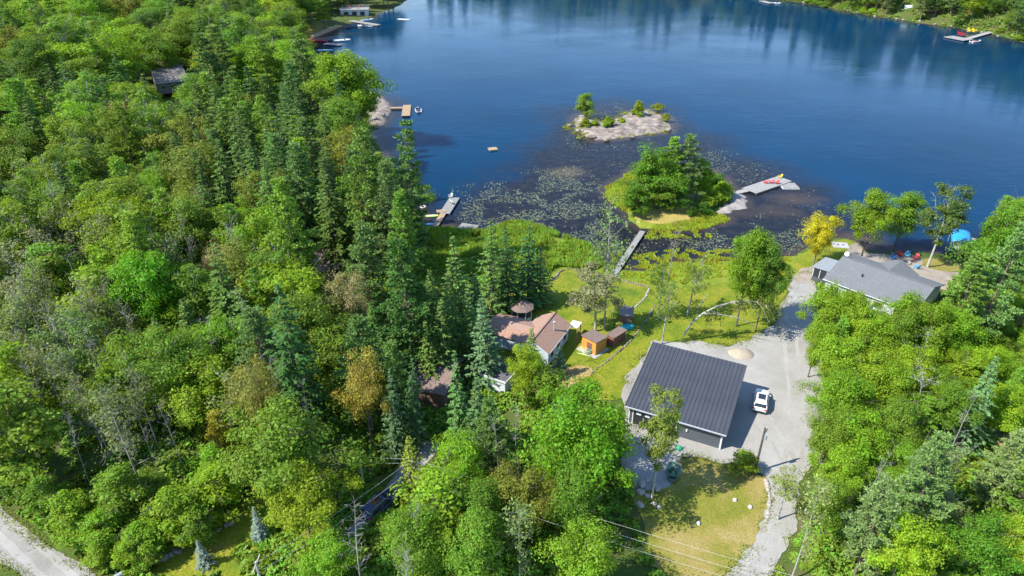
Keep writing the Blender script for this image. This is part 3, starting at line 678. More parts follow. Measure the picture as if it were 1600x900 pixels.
T('maple', 932, 612, 800, 150, (0.150, 0.306, 0.012), 'big round bright green maple left of the dark metal roofed garage')
T('poplar', 1046, 588, 779, 62, (0.208, 0.286, 0.042), 'slender tree with bare lower trunk in front of the dark metal roof')
T('grey', 960, 316, 516, 60, GREY, 'tall thin dying tree with grey twigs behind the orange shed')
T('poplar', 938, 410, 518, 70, (0.25, 0.235, 0.115), 'grey green leafy tree right behind the orange shed')
T('maple', 1180, 356, 510, 72, (0.163, 0.292, 0.014), 'bright green leafy tree at the lake end of the gravel driveway')
T('maple', 1210, 378, 518, 62, (0.111, 0.211, 0.022), 'darker leafy tree at the driveway edge, right of its brighter twin')
T('maple', 1292, 331, 414, 52, YELLOW, 'golden yellow autumn tree on the shore lawn')
T('maple', 1376, 297, 404, 66, (0.195, 0.313, 0.014), 'leafy light green tree on the shore behind the grey shingled house')
T('maple', 1424, 302, 394, 64, (0.163, 0.279, 0.017), 'rounded light green tree at the water edge left of the blue boat cover')
T('poplar', 1497, 278, 419, 66, (0.111, 0.184, 0.036), 'tall leaning tree with pale forked trunk beside the blue boat cover', None, (0, 0.05))
T('maple', 1588, 308, 470, 96, (0.137, 0.279, 0.017), 'broad bright green tree right of the blue boat cover')
T('pine', 1592, 356, 560, 100, (0.143, 0.238, 0.060), 'feathery pale green pine at the edge right of the grey house')
T('pine', 1540, 400, 560, 84, (0.156, 0.258, 0.042), 'fluffy pale pine just right of the grey shingled house')
T('birch', 1040, 405, 500, 34, (0.169, 0.258, 0.024), 'leafy young birch left of the dead forked birch at the marsh')
T('dead', 1054, 352, 443, 26, GREY, 'dead forked white birch at the edge of the marsh')
T('birch', 1088, 398, 492, 46, (0.182, 0.272, 0.024), 'leafy birch with white stem at the lawn edge, behind the bent birch')
T('birch', 1048, 432, 538, 36, (0.195, 0.272, 0.036), 'slender white birch beside the foot of the bent birch')
T('maple', 1032, 222, 326, 84, (0.111, 0.245, 0.017), 'large bright green tree on the small peninsula, tallest of its clump')
T('maple', 1006, 254, 322, 54, (0.091, 0.204, 0.017), 'round bushy tree at the left edge of the peninsula')
T('pine', 1056, 217, 322, 60, PINEL, 'light green pine at the centre of the peninsula clump')
T('pine', 1082, 212, 320, 66, (0.137, 0.218, 0.048), 'pale airy pine on the right side of the peninsula clump')
T('sapling', 1058, 270, 326, 50, (0.098, 0.224, 0.017), 'low bushy tree at the front of the peninsula clump')
T('sapling', 996, 290, 338, 44, (0.111, 0.218, 0.014), 'low bushy tree over the marsh grass on the peninsula')
T('bush', 1114, 272, 298, 34, (0.065, 0.163, 0.014), 'round dark bush near the teal lounger on the peninsula')
T('bush', 1102, 318, 334, 22, (0.078, 0.177, 0.014), 'small round bush on the dry peninsula lawn')
T('bush', 1082, 324, 338, 12, (0.065, 0.163, 0.014), 'tiny dark bush on the dry peninsula lawn')
T('sapling', 915, 160, 199, 34, (0.156, 0.258, 0.019), 'green tree on the left end of the rocky islet')
T('bush', 997, 174, 196, 20, (0.182, 0.272, 0.018), 'upright green bush in the middle of the rocky islet')
T('bush', 1030, 176, 186, 20, (0.234, 0.272, 0.030), 'pale green bush at the right end of the rocky islet')
T('bush', 952, 198, 214, 20, (0.195, 0.272, 0.014), 'small bush on the front of the rocky islet')
T('bush', 1041, 192, 204, 14, (0.221, 0.245, 0.036), 'olive bush on the right tip of the rocky islet')
T('bush', 914, 200, 212, 16, (0.234, 0.272, 0.014), 'small yellow green bush below the islet tree')
T('fir', 397, 792, 842, 32, BLUES, 'small blue spruce on the side lawn, the nearer to the utility poles')
T('fir', 308, 842, 882, 32, BLUES, 'small round blue spruce at the lawn corner next to the road')
T('fir', 482, 694, 760, 42, BLUES, 'blue grey spruce among the trees above the side lawn')
T('column', 544, 720, 786, 12, (0.111, 0.204, 0.024), 'slim columnar cedar, left of the pair by the side driveway')
T('column', 553, 718, 789, 13, (0.104, 0.197, 0.024), 'slim columnar cedar, right of the pair by the side driveway')
T('column', 520, 756, 797, 16, (0.039, 0.082, 0.024), 'dark columnar cedar left of the slim pair')
T('cedar', 633, 682, 786, 56, (0.234, 0.272, 0.024), 'yellowish pyramid shaped cedar next to the nearer utility pole')
T('maple', 462, 732, 850, 110, (0.247, 0.326, 0.017), 'airy yellow green tree on the side lawn')
T('sapling', 338, 642, 712, 44, (0.40, 0.36, 0.03), 'small golden yellow tree in the left woods')
T('oak', 388, 560, 745, 84, (0.25, 0.22, 0.045), 'rust tinged half bare tree left of the large drooping spruce')
T('cedar', 311, 214, 268, 22, RUST, 'dead rust red conifer in the upper woods')
T('oak', 330, 378, 485, 66, TAN, 'tan leaved dying tree in the left woods')
T('maple', 182, 290, 450, 118, (0.195, 0.299, 0.012), 'large rounded yellow green tree in the upper left woods')
T('maple', 222, 394, 545, 104, (0.124, 0.286, 0.012), 'vivid green rounded tree in the middle of the left woods')
T('oak', 185, 158, 270, 40, TAN, 'beige dying tree under the watermarked corner of the woods'.replace('under the watermarked corner of', 'with thin leaves in the upper left of'))
T('oak', 540, 420, 560, 66, (0.312, 0.286, 0.132), 'pale beige half bare tree above the big dark pine')
T('oak', 560, 540, 700, 74, (0.312, 0.286, 0.048), 'olive gold tree left of the pale conical spruce')
for a in ((92, 322, 450, 60), (120, 340, 470, 56), (150, 350, 480, 50), (65, 340, 450, 56), (40, 420, 540, 58), (160, 452, 560, 44), (20, 520, 640, 60), (60, 540, 670, 60), (105, 560, 700, 56), (30, 640, 760, 60), (130, 600, 720, 50), (200, 560, 700, 50), (10, 600, 720, 56), (165, 610, 740, 54)):
    T('grey', *a, (0.17, 0.20, 0.08), 'nearly leafless grey birch', 'leafless grey birches on the left')
T('dead', 1462, 572, 690, 66, GREY, 'bare bleached tree with forked limbs in the right woods')
T('dead', 1470, 500, 610, 40, GREY, 'dead white stem slanting up through the right woods behind the bare forked tree', None, (0.0, 0.28))
T('pine', 1478, 686, 850, 104, (0.163, 0.265, 0.072), 'large pale green pine with level boughs in the lower right')
T('pine', 1392, 748, 900, 100, (0.176, 0.252, 0.072), 'grey green pine left of the large pale pine')
T('spruce', 1556, 552, 700, 78, (0.124, 0.211, 0.072), 'grey green spruce above the forest path')
T('pine', 1594, 676, 800, 84, (0.182, 0.265, 0.084), 'pale pine with bare spokes beside the forest path at the edge')
T('birch', 1238, 728, 812, 48, (0.221, 0.299, 0.036), 'thin leafy tree overhanging the bend of the driveway')
T('grey', 1278, 772, 905, 52, (0.260, 0.313, 0.096), 'thin white trunked tree beside the lower driveway')
T('maple', 1548, 800, 890, 104, (0.111, 0.258, 0.017), 'dense bright green tree right of the forest path')
T('dead', 808, 618, 752, 40, GREY, 'bare white birch below the white shed')
T('dead', 780, 655, 770, 40, GREY, 'bare forked white birch left of the big round maple')
T('dead', 545, 800, 925, 60, GREY, 'bleached bare tree below the side driveway')
T('dead', 632, 850, 960, 60, GREY, 'bleached bare tree at the bottom, right of the side driveway')
T('sapling', 1165, 704, 737, 40, (0.208, 0.272, 0.018), 'small yellow green shrubby tree at the lawn corner by the lamp pole')

for a in ((1352, 466, 578, 66), (1418, 478, 590, 66), (1385, 484, 588, 60), (1305, 440, 548, 74), (1338, 450, 560, 56), (1366, 480, 582, 72), (1398, 492, 592, 64), (1432, 462, 580, 74), (1468, 468, 585, 66), (1288, 494, 590, 50), (1322, 512, 612, 80), (1368, 540, 640, 84), (1306, 566, 655, 62),
          (1340, 590, 690, 92), (1312, 640, 742, 74), (1362, 650, 760, 92), (1410, 570, 665, 74), (1318, 700, 800, 66), (1440, 540, 640, 70), (1500, 480, 580, 80), (1490, 600, 700, 70), (1310, 745, 840, 60)):
    T('maple', *a, (YG, BRIGHT, MID, YG, BRIGHT)[(a[0] // 7) % 5], 'yellow green leafy tree', 'leafy trees between the driveway and the grey house')
for a in ((150, 800, 850, 70), (95, 770, 830, 70), (60, 745, 815, 60), (210, 820, 868, 70), (255, 770, 840, 90), (180, 735, 820, 90), (20, 715, 780, 70), (330, 735, 800, 90), (300, 800, 850, 60), (150, 848, 880, 46), (190, 850, 890, 50), (110, 822, 852, 44), (225, 845, 880, 44)):
    T('sapling', *a, BRIGHT if (a[0] // 10) % 2 else MID, 'bushy green young tree', 'bushy young trees above the gravel road')
for a in ((700, 402, 545, 74), (846, 384, 474, 56), (732, 446, 580, 64), (686, 470, 600, 72), (668, 505, 612, 60)):
    T('fir', *a, FIR, 'lakeside stand fir', 'firs of the lakeside stand')
for a in ((1014, 276, 328, 44), (1044, 284, 328, 44), (1096, 246, 314, 36)):
    T('sapling', *a, BRIGHT if a[0] % 3 else MID, 'bushy tree of the peninsula clump', 'bushy trees of the peninsula clump')
for a in ((928, 203, 212, 14), (972, 199, 208, 11)):
    T('bush', *a, OLIVE if a[0] % 2 else YG, 'scrubby islet bush', 'scrubby bushes on the rocky islet')
for a in ((60, 250, 420, 40), (110, 400, 520, 40), (145, 430, 560, 36), (75, 480, 600, 40), (190, 470, 600, 36), (350, 330, 470, 40), (372, 345, 480, 36), (250, 620, 740, 36), (210, 640, 750, 30), (130, 520, 650, 36), (32, 560, 700, 34), (90, 640, 760, 34), (410, 570, 720, 40), (470, 590, 730, 30), (310, 500, 640, 36), (280, 330, 470, 30), (430, 190, 320, 30), (640, 770, 900, 36), (1440, 690, 830, 44), (1520, 620, 740, 36), (1380, 690, 830, 36)):
    T('dead', *a, GREY, 'bare pale stem', 'bare pale stems standing in the woods')
T('maple', 634, 786, 900, 104, MID, 'rounded green tree half covering the dark blue car')
for a in ((1130, 286, 306, 26), (1119, 300, 320, 26), (1136, 300, 316, 18), (1106, 306, 324, 22)):
    T('bush', *a, BRIGHT if a[0] % 2 else YG, 'low peninsula bush by the rock shelf', 'low bushes by the rock shelf of the peninsula')
# the woods around them
COV_L = [(-90, -60), (634, -60), (630, 4), (592, 24), (560, 30), (515, 80), (560, 92), (585, 140), (575, 160), (590, 195), (597, 215), (600, 240), (640, 260), (660, 300), (662, 335), (664, 380), (690, 420), (720, 380), (840, 360), (860, 440), (845, 452),
         (800, 462), (778, 488), (770, 560), (800, 606), (850, 632), (905, 625), (960, 640), (1000, 700), (995, 760), (985, 800), (1035, 850), (1040, 1000), (205, 1000), (205, 905), (140, 880), (60, 828), (0, 785), (-90, 720)]
COV_R = [(1262, 470), (1280, 440), (1345, 455), (1400, 478), (1470, 470), (1480, 445), (1510, 420), (1500, 370), (1540, 330), (1575, 305), (1700, 290), (1700, 1000), (1180, 1000), (1215, 880), (1255, 830), (1275, 745), (1300, 690), (1292, 600), (1284, 540), (1274, 500)]
KEEP = [[(476, 28), (534, 28), (534, 60), (476, 64)], [(524, -5), (600, -5), (600, 52), (524, 52)], [(486, 54), (550, 54), (550, 84), (486, 84)], [(560, 150), (612, 150), (612, 198), (560, 198)],
        [(246, 106), (284, 106), (284, 132), (246, 132)], [(488, 138), (512, 138), (512, 182), (488, 182)], [(478, 370), (532, 370), (532, 438), (478, 438)], [(190, 38), (214, 38), (214, 62), (190, 62)],
        [(658, 538), (720, 538), (720, 614), (658, 614)], [(752, 566), (802, 566), (802, 616), (752, 616)], [(640, 690), (690, 690), (680, 725), (625, 780), (590, 815), (545, 845), (540, 828), (590, 770)],
        [(215, 905), (250, 876), (345, 805), (420, 765), (430, 800), (360, 870), (330, 905)], [(505, 745), (575, 740), (600, 800), (520, 820)], [(664, 330), (760, 330), (760, 345), (722, 375), (712, 395), (664, 400)], [(850, 330), (960, 330), (960, 440), (870, 440)],
        [(1380, 505), (1425, 505), (1425, 550), (1380, 550)], [(1500, 905), (1515, 840), (1535, 780), (1550, 735), (1562, 690), (1640, 650), (1640, 720), (1580, 780), (1550, 850), (1545, 905)], [(1484, 352), (1522, 352), (1522, 400), (1484, 400)]]
def covered(px, py):
    return (inpoly(COV_L, px, py) or inpoly(COV_R, px, py)) and not any(inpoly(k, px, py) for k in KEEP)
# region outline, height range, then (weight, kind, colour) and the words that name the place
REG = [
    ([(250, 130), (500, 130), (600, 200), (665, 250), (665, 420), (560, 440), (480, 420), (400, 330), (260, 290)], (15, 20), [(4, 'spruce', SPR), (3, 'pine', PINE), (1, 'maple', MID), (2, 'pine', PINEL), (1, 'oak', OLIVE)], 'in the conifer stand left of the lake'),
    ([(-100, -100), (640, -100), (600, 210), (240, 280), (-100, 250)], (16, 21), [(3, 'ash', MID), (2, 'maple', MID), (3, 'ash', BRIGHT), (.8, 'oak', OLIVE), (1.8, 'poplar', MID), (3, 'pine', PINEL), (2.4, 'spruce', SPR), (1.2, 'maple', YG), (1.6, 'ash', DARK)], 'in the upper left woods'),
    ([(-100, 400), (140, 400), (260, 560), (280, 700), (-100, 740)], (11, 16), [(3.6, 'grey', (0.20, 0.225, 0.10)), (2.8, 'birch', (0.17, 0.235, 0.05)), (2.2, 'sapling', MID), (2, 'sapling', BRIGHT), (1, 'sapling', YG), (0.6, 'maple', MID)], 'in the thin woods on the far left'),
    ([(-100, 240), (420, 240), (420, 480), (-100, 480)], (12, 18), [(3, 'ash', BRIGHT), (3, 'maple', MID), (.8, 'oak', OLIVE), (1.8, 'poplar', MID), (1, 'birch', GREY), (0.6, 'grey', GREY), (2, 'pine', PINEL), (1, 'spruce', SPR)], 'in the middle of the left woods'),
    ([(-100, 660), (330, 660), (430, 760), (250, 1000), (-100, 1000)], (5, 9), [(4, 'sapling', BRIGHT), (3, 'sapling', MID), (2, 'bush', YG), (1, 'maple', MID), (0.6, 'birch', GREY)], 'on the bushy slope above the gravel road'),
    ([(560, 330), (900, 330), (900, 620), (760, 700), (560, 700)], (10, 15), [(4, 'fir', FIR), (3, 'spruce', SPR), (1.5, 'maple', MID), (1.2, 'pine', PINE), (1, 'maple', DARK)], 'among the conifers around the cottage'),
    ([(180, 440), (620, 440), (620, 760), (260, 760)], (11, 17), [(3, 'maple', MID), (3, 'ash', BRIGHT), (1, 'oak', OLIVE), (1.6, 'spruce', SPR), (1.4, 'birch', GREY), (1.2, 'poplar', MID), (0.4, 'oak', (0.30, 0.25, 0.06)), (1, 'pine', PINE), (0.5, 'grey', GREY)], 'in the lower left woods'),
    ([(300, 740), (1060, 600), (1060, 1050), (200, 1050)], (7, 12), [(4, 'ash', BRIGHT), (3, 'maple', MID), (1.5, 'sapling', YG), (1, 'oak', OLIVE), (0.7, 'birch', GREY), (0.5, 'grey', GREY)], 'in the woods along the bottom'),
    ([(1180, 400), (1800, 400), (1800, 700), (1250, 700)], (6, 9.5), [(4, 'maple', YG), (4, 'ash', BRIGHT), (2, 'maple', MID), (1, 'sapling', YG), (0.8, 'pine', PINEL), (0.5, 'poplar', GREY)], 'in the light green woods right of the driveway'),
    ([(1180, 690), (1800, 690), (1800, 1050), (1150, 1050)], (7, 11), [(3, 'maple', YG), (2.4, 'ash', BRIGHT), (2.6, 'pine', (0.17, 0.25, 0.075)), (1, 'spruce', (0.12, 0.20, 0.065)), (1, 'sapling', MID), (.8, 'birch', GREY)], 'in the lower right woods'),
    ([(1300, 280), (1800, 280), (1800, 420), (1300, 420)], (10, 14), [(3, 'ash', BRIGHT), (2, 'pine', PINEL)], 'on the right shore by the blue boat cover'),
]
CN = {id(MID): 'mid green', id(BRIGHT): 'bright green', id(DARK): 'dark green', id(YG): 'yellow green', id(GREY): 'grey green', id(PINE): 'dark green', id(PINEL): 'light green', id(SPR): 'dark', id(FIR): 'green', id(OLIVE): 'olive'}
KN = {'maple': 'rounded leafy tree', 'oak': 'loose crowned leafy tree', 'ash': 'broad leafy tree', 'poplar': 'narrow sparse tree', 'birch': 'thin white stemmed birch', 'spruce': 'pointed spruce', 'fir': 'conical fir', 'pine': 'feathery pine', 'grey': 'half leafless grey tree', 'sapling': 'small bushy tree', 'bush': 'low bush'}
RADK = {'ash': 0.33, 'maple': 0.31, 'oak': 0.33, 'poplar': 0.19, 'birch': 0.2, 'spruce': 0.235, 'fir': 0.23, 'pine': 0.235, 'grey': 0.19, 'sapling': 0.34, 'bush': 0.7}
BLOCK = [(lambda P: [U(a, b, 1.3).xy[:] for a, b in P])(P) for P in (DRIVE_PX, LAWN_PX, DRY_PX)] + [[p[:] for p in ROADN + ROADF]]
fr = random.Random(11)
def fill():
    y = 44.0; n = 0
    while y < 520:
        sp = 4.7 if y < 125 else (6.6 if y < 185 else 12.0)
        xl = y * -0.98 - 18; xr = y * 0.98 + 18
        x = xl + fr.uniform(0, sp)
        while x < xr:
            qx, qy = x + fr.uniform(-.35, .35) * sp, y + fr.uniform(-.35, .35) * sp
            x += sp
            if land(qx, qy) < 0.8: continue
            g = tz(qx, qy); cx, cy = PX(qx, qy, g + 8)
            reg = next((r for r in REG if inpoly(r[0], cx, cy)), None)
            if reg is None: continue
            k = fr.choices(reg[2], [e[0] for e in reg[2]])[0]; kind, c = k[1], k[2]
            h = fr.uniform(*reg[1]) * (1.12 if kind in ('spruce', 'pine', 'poplar') else 0.95)
            if kind == 'bush': h = fr.uniform(1.6, 2.8)
            if y > 185: h *= 1.15
            rad = h * RADK[kind] * fr.uniform(0.85, 1.18) * (1.22 if y > 185 else 1.05)
            mpx = FPX / (qy * cT + (CH - g - h * .6) * sT)
            ok = True
            for ax, az in ((0, h), (-rad * .75, h * .6), (rad * .75, h * .6), (0, h * .35), (0, h * .6), (-rad * .5, h * .85), (rad * .5, h * .85), (-rad * .7, h * .35), (rad * .7, h * .35)):
                if not covered(*PX(qx + ax, qy, g + az)): ok = False; break
            if not ok: continue
            px_, py_ = PX(qx, qy, g + h * .6)
            if not (-70 < px_ < 1670 and -60 < py_ < 990): continue
            if any((qx - a) ** 2 + (qy - b) ** 2 < (0.46 * (rad + r)) ** 2 for a, b, r in PLACED): continue
            if any(inpoly(P, qx, qy) for P in BLOCK): continue
            lab0 = '%s %s' % (CN.get(id(c), 'greyish' if kind == 'grey' else 'pale'), KN[kind])
            lab = '%s %s %s' % (CN.get(id(c), 'greyish' if kind == 'grey' else 'pale'), KN[kind], reg[3])
            plant(kind, qx, qy, h, rad, c, lab0, '%ss %s' % (lab.split(reg[3])[0].strip(), reg[3]), None, 0.16); n += 1
        y += sp * 0.9
    return n
print('woods', fill())
def far_woods():
    n = 0; P = np.array(fs)
    for row, (off, sp) in enumerate(((2.2, 4.5), (5, 5), (10, 5.5), (17, 6.5), (27, 8), (40, 10), (56, 12))):
        for i in range(len(fs) - 1):
            a, b = Vector(fs[i]), Vector(fs[i + 1]); d = b - a; nrm = Vector((-d.y, d.x)).normalized()
            k = max(1, int(d.length / (sp * (1.0 if PX(a.x, a.y, 0)[0] > 1190 else 1.9))))
            for j in range(k):
                q = a + d * ((j + fr.uniform(0, .9)) / k) + nrm * (off + fr.uniform(-3, 3))
                if land(q.x, q.y) < (1.0 if row == 0 else 2): continue
                g = tz(q.x, q.y); bx, by = PX(q.x, q.y, g)
                if bx > 1690 or bx < 600: continue
                kind, c = fr.choices([('oak', MID), ('ash', BRIGHT), ('pine', (0.15, 0.22, 0.065)), ('spruce', SPR), ('oak', OLIVE)], [2.4, 1.2, 3.4, 1.8, .6])[0]
                if row == 0: kind, c = 'bush', fr.choice((MID, YG, BRIGHT))
                h = fr.uniform(17, 26) if kind != 'oak' else fr.uniform(9, 13); rad = h * RADK[kind] * 0.95
                if row == 0: h = fr.uniform(1.5, 3.2); rad = fr.uniform(1.6, 3)
                if row == 0 and bx < 1215: continue
                if row < 3 and any(abs(bx - X) < w and by > Y for X, Y, w in ((1416, 16, 13), (1460, 26, 20), (1530, 40, 30), (1205, -5, 16))): continue
                if (abs(bx - 1416) < 9 and by > 9) or (abs(bx - 1402) < 15 and by > 3): continue
                lab = '%s %s on the far shore across the lake' % (CN.get(id(c), 'pale'), KN[kind])
                plant(kind, q.x, q.y, h, rad, c, lab.replace(' on the far shore across the lake', ''), lab.replace(' on the', 's on the'), None, 0.16); n += 1
    return n
print('far', far_woods())

# every tree of the woods is told apart by what it stands nearest to
MARKS = [(311, 235, 'rust red dead conifer'), (185, 190, 'beige dying tree'), (182, 340, 'large rounded yellow green tree'), (222, 440, 'vivid green rounded tree'), (330, 410, 'tan leaved dying tree'), (260, 118, 'taupe roofed house'), (202, 50, 'small dark roofed house'),
         (500, 157, 'grey brown cottage roof'), (590, 172, 'pale rock point'), (532, 110, 'large bright tree above the rock point'), (526, 150, 'very dark spruce'), (450, 350, 'tall bright green pine'), (556, 270, 'tall pale feathery pine'), (622, 260, 'tall lakeside pine'), (505, 405, 'small brown cabin'),
         (640, 440, 'big dark pine'), (540, 460, 'pale beige half bare tree'), (430, 520, 'large drooping spruce'), (388, 610, 'rust tinged half bare tree'), (338, 665, 'small golden tree'), (560, 590, 'olive gold tree'), (605, 620, 'pale conical spruce'), (690, 575, 'brown garage'), (776, 585, 'white flat roofed shed'),
         (760, 520, 'pale green spire spruce'), (822, 510, 'brown roofed cottage'), (780, 400, 'lakeside firs'), (500, 45, 'far seawall'), (0, 0, 'top left corner'), (0, 230, 'upper left edge'), (0, 450, 'middle of the left edge'), (0, 640, 'lower left edge'), (100, 0, 'top edge near the left corner'), (330, 0, 'middle of the top left edge'),
         (60, 830, 'gravel road'), (308, 860, 'round blue spruce'), (397, 815, 'blue spruce on the side lawn'), (482, 720, 'blue grey spruce'), (462, 790, 'airy yellow green tree'), (548, 750, 'slim columnar cedars'), (633, 730, 'yellowish pyramid cedar'), (600, 795, 'dark blue car'), (545, 870, 'bleached bare tree by the driveway'), (640, 890, 'bleached bare tree at the bottom'),
         (780, 710, 'bare forked birch'), (808, 680, 'bare white birch'), (932, 700, 'big round maple'), (800, 900, 'middle of the bottom edge'), (940, 880, 'bottom edge below the round maple'), (700, 800, 'long wires'), (1010, 770, 'boulder heap'), (1280, 560, 'driveway edge rocks'), (1280, 640, 'lower driveway edge'), (1380, 440, 'grey shingled house'), (1460, 600, 'bare forked tree'),
         (1440, 540, 'slanting dead stem'), (1478, 760, 'large pale pine'), (1392, 820, 'grey green pine'), (1556, 620, 'grey green spruce'), (1590, 740, 'pale pine with bare spokes'), (1548, 845, 'dense tree by the forest path'), (1270, 840, 'thin white trunked tree'), (1300, 900, 'bottom edge by the driveway'), (1420, 900, 'bottom edge by the pale pine'), (1600, 900, 'bottom right corner'), (1600, 560, 'middle of the right edge'), (1600, 420, 'upper right edge'),
         (1500, 385, 'blue boat cover'), (1566, 390, 'broad bright shore tree'), (1415, 18, 'little white far shed'), (1520, 55, 'far floating dock'), (1455, 28, 'far red brown deck'), (1600, 40, 'far right top corner'), (1300, 5, 'far shore left of the white shed'), (1205, 0, 'pale dock at the top edge'), (1090, 430, 'marsh birches'), (1050, -20, 'top edge over the open water'), (800, -20, 'top edge in the middle')]
ORD = ['', 'second ', 'third ', 'fourth ', 'fifth ', 'sixth ', 'seventh ', 'eighth ', 'ninth ', 'tenth ', 'eleventh ', 'twelfth ', 'thirteenth ', 'fourteenth ', 'fifteenth ', 'sixteenth ', 'seventeenth ', 'eighteenth ', 'nineteenth ', 'twentieth ']
cells = {}
for o, lab, (px_, py_) in FILL:
    d, m = min(((a - px_) ** 2 + ((b - py_) * 1.3) ** 2, w) for a, b, w in MARKS)
    cells.setdefault((lab, m), []).append((d, o.name, o))
for (lab, m), L in cells.items():
    L.sort(key=lambda e: e[:2])
    for k, (_, _, o) in enumerate(L): o['label'] = '%s %snearest the %s' % (lab, ORD[min(k, 19)], m)
print('label cells', len(cells), max(len(v) for v in cells.values()))

# ------------------------------------------------------------------ rock, sand, lily pads, reeds, undergrowth
ISLET_ROCKS = []
def rock_mesh(name, P, hmax, mat, label=None, z0=-0.5, step=0.45, seed=0, edge=3.0, base=0.0):
    P = np.array(P); g1 = np.arange(P[:, 0].min() - 1.5, P[:, 0].max() + 1.5, step); g2 = np.arange(P[:, 1].min() - 1.5, P[:, 1].max() + 1.5, step)
    X, Y = np.meshgrid(g1, g2, indexing='ij'); D = sdf(P, X, Y) + (vnoise(X * .8 + seed, Y * .8) - .5) * 1.2
    Z = base + hmax * ss(0, edge, D) * (0.45 + 0.9 * vnoise(X * 0.35 + seed, Y * 0.35)) + np.where(D > 0, (vnoise(X * 1.3, Y * 1.3) - .5) * 0.22 + 0.05, 0)
    Z = np.where(D < 0, np.maximum(-0.7, base + D * 0.9), Z)
    o = add_obj(name, grid_mesh(name, X, Y, Z, mat)); o['kind'] = 'structure'; return o
rock_mesh('rock_islet', isl, 0.75, M['palerock'], seed=3, step=.35)
for k, (a, b, w) in enumerate(((903, 204, 1.1), (925, 214, 1.3), (948, 219, 1.0), (1044, 203, 1.2), (988, 214, .8), (966, 188, 1.2), (1008, 186, 1.0), (890, 196, .8), (940, 186, .9), (1028, 198, 1.1))):
    boulders_later = (a, b, w)
    ISLET_ROCKS.append(boulders_later)
rock_mesh('rock_shelf', poly([(1118, 336), (1124, 322), (1136, 312), (1140, 296), (1152, 298), (1166, 312), (1168, 326), (1150, 328), (1134, 334)]), 0.5, M['rock'], seed=9, base=0.12)
rock_mesh('rock_point', poly([(566, 152), (592, 149), (608, 163), (609, 178), (600, 190), (588, 200), (574, 190), (568, 170)]), 0.7, M['palerock'], seed=14, base=0.5, edge=2.0)
sp = G(1158, 553)
mb = MB(); mb.lathe([(2.0, -0.1), (1.75, 0.12), (1.3, 0.36), (0.7, 0.6), (0.2, 0.7), (0.02, 0.71)], (0, 0, 0), 20, (1.05, 0.85))
_r = random.Random(2); mb.v = [(x + _r.uniform(-.06, .06), y + _r.uniform(-.06, .06), z + _r.uniform(-.03, .03)) for x, y, z in mb.v]
o = mb.build('sand_pile', M['sand'], None, True); o.location = sp; tag(o, 'low mound of tan sand on the gravel behind the metal roofed garage', 'sand pile')

def boulder(loc, s, mat, label, group=None, seed=0, name='boulder'):
    r = random.Random(seed); mb = MB(); rings = []
    for i in range(6):
        a = math.pi * (i + 0.15) / 5.3; n = 8
        rings.append([(math.sin(a) * math.cos(6.283 * k / n) * r.uniform(.78, 1.15), math.sin(a) * math.sin(6.283 * k / n) * r.uniform(.78, 1.15), math.cos(a) * r.uniform(.85, 1.1)) for k in range(n)])
    mb.loft(rings[::-1]); mb.v = [(x * s[0], y * s[1], z * s[2]) for x, y, z in mb.v]
    o = mb.build(name, mat); o.location = (loc[0], loc[1], tz(loc[0], loc[1]) + s[2] * 0.45); o.rotation_euler.z = r.uniform(0, 6.28)
    return tag(o, label, 'boulder', group)
for k, (a, b, w, lab) in enumerate(((1003, 758, 1.0, 'large grey boulder'), (1012, 752, .7, 'grey boulder'), (1001, 770, .8, 'grey boulder'), (1026, 763, .9, 'flat grey boulder'), (1012, 775, .6, 'grey boulder'), (1000, 790, .75, 'tan boulder'), (1030, 793, .55, 'tan boulder'), (1022, 788, .5, 'tan boulder'))):
    boulder(G(a, b), (w * .75, w * .5, w * .42), M['stone'], lab + ' heaped at the slender tree foot, ' + ('behind its trunk', 'farthest back of all', 'left of its trunk', 'right of its trunk', 'touching its trunk', 'front left corner', 'front right corner', 'front middle')[k], 'boulders at the foot of the slender tree', k)
for k in range(26):
    t = k / 25; a = 1272 + 22 * math.sin(t * 3.0) + _r.uniform(-6, 9); b = 505 + 215 * t + _r.uniform(-5, 5); w = _r.uniform(.35, .95) ** 1.3
    boulder(G(a, b), (w * .7, w * .55, w * .4), M['palerock'], (ORD[k] if k < 20 else 'very last ' if k == 25 else ORD[k - 6]).strip() and '%spale boulder from the %s end of the row along the right driveway edge' % ((ORD[k], 'lake') if k < 13 else (ORD[25 - k], 'near')) or 'pale boulder at the lake end of the row along the right driveway edge', 'boulders along the right edge of the driveway', 40 + k)
for k in range(14):
    t = k / 13; a = 1196 + 6 * math.sin(t * 3) + _r.uniform(-1, 1); b = 752 + 62 * t; w = _r.uniform(.3, .5)
    boulder(G(a, b), (w * .7, w * .6, w * .5), M['stone'], '%sstone from the lamp pole end of the row edging the dry lawn' % ORD[k], 'stones edging the dry lawn', 80 + k)
for k, (a, b, w) in enumerate(((267, 868, .5), (258, 872, .6), (275, 862, .5), (283, 862, .4), (360, 819, .5))):
    boulder(G(a, b), (w, w * .7, w * .6), M['palerock'], 'pale stone at the side lawn edge, ' + ('first from the road', 'second from the road and nearer the camera'.replace(' and nearer the camera', ''), 'third from the road', 'fourth from the road', 'alone by the blue spruces')[k], 'pale stones at the side lawn edge', 100 + k)
for k, (a, b) in enumerate(((581, 172), (597, 180), (592, 160), (586, 186))):
    boulder((*U(a, b, 1.0).xy, 0), (1.1, .8, .6), M['rock'], 'grey boulder on the pale rock point, ' + ('nearest the gangway shore', 'closest to the water on the right', 'in the middle of the rock', 'at the near end')[k], 'boulders on the rock point', 110 + k).location.z = 1.2
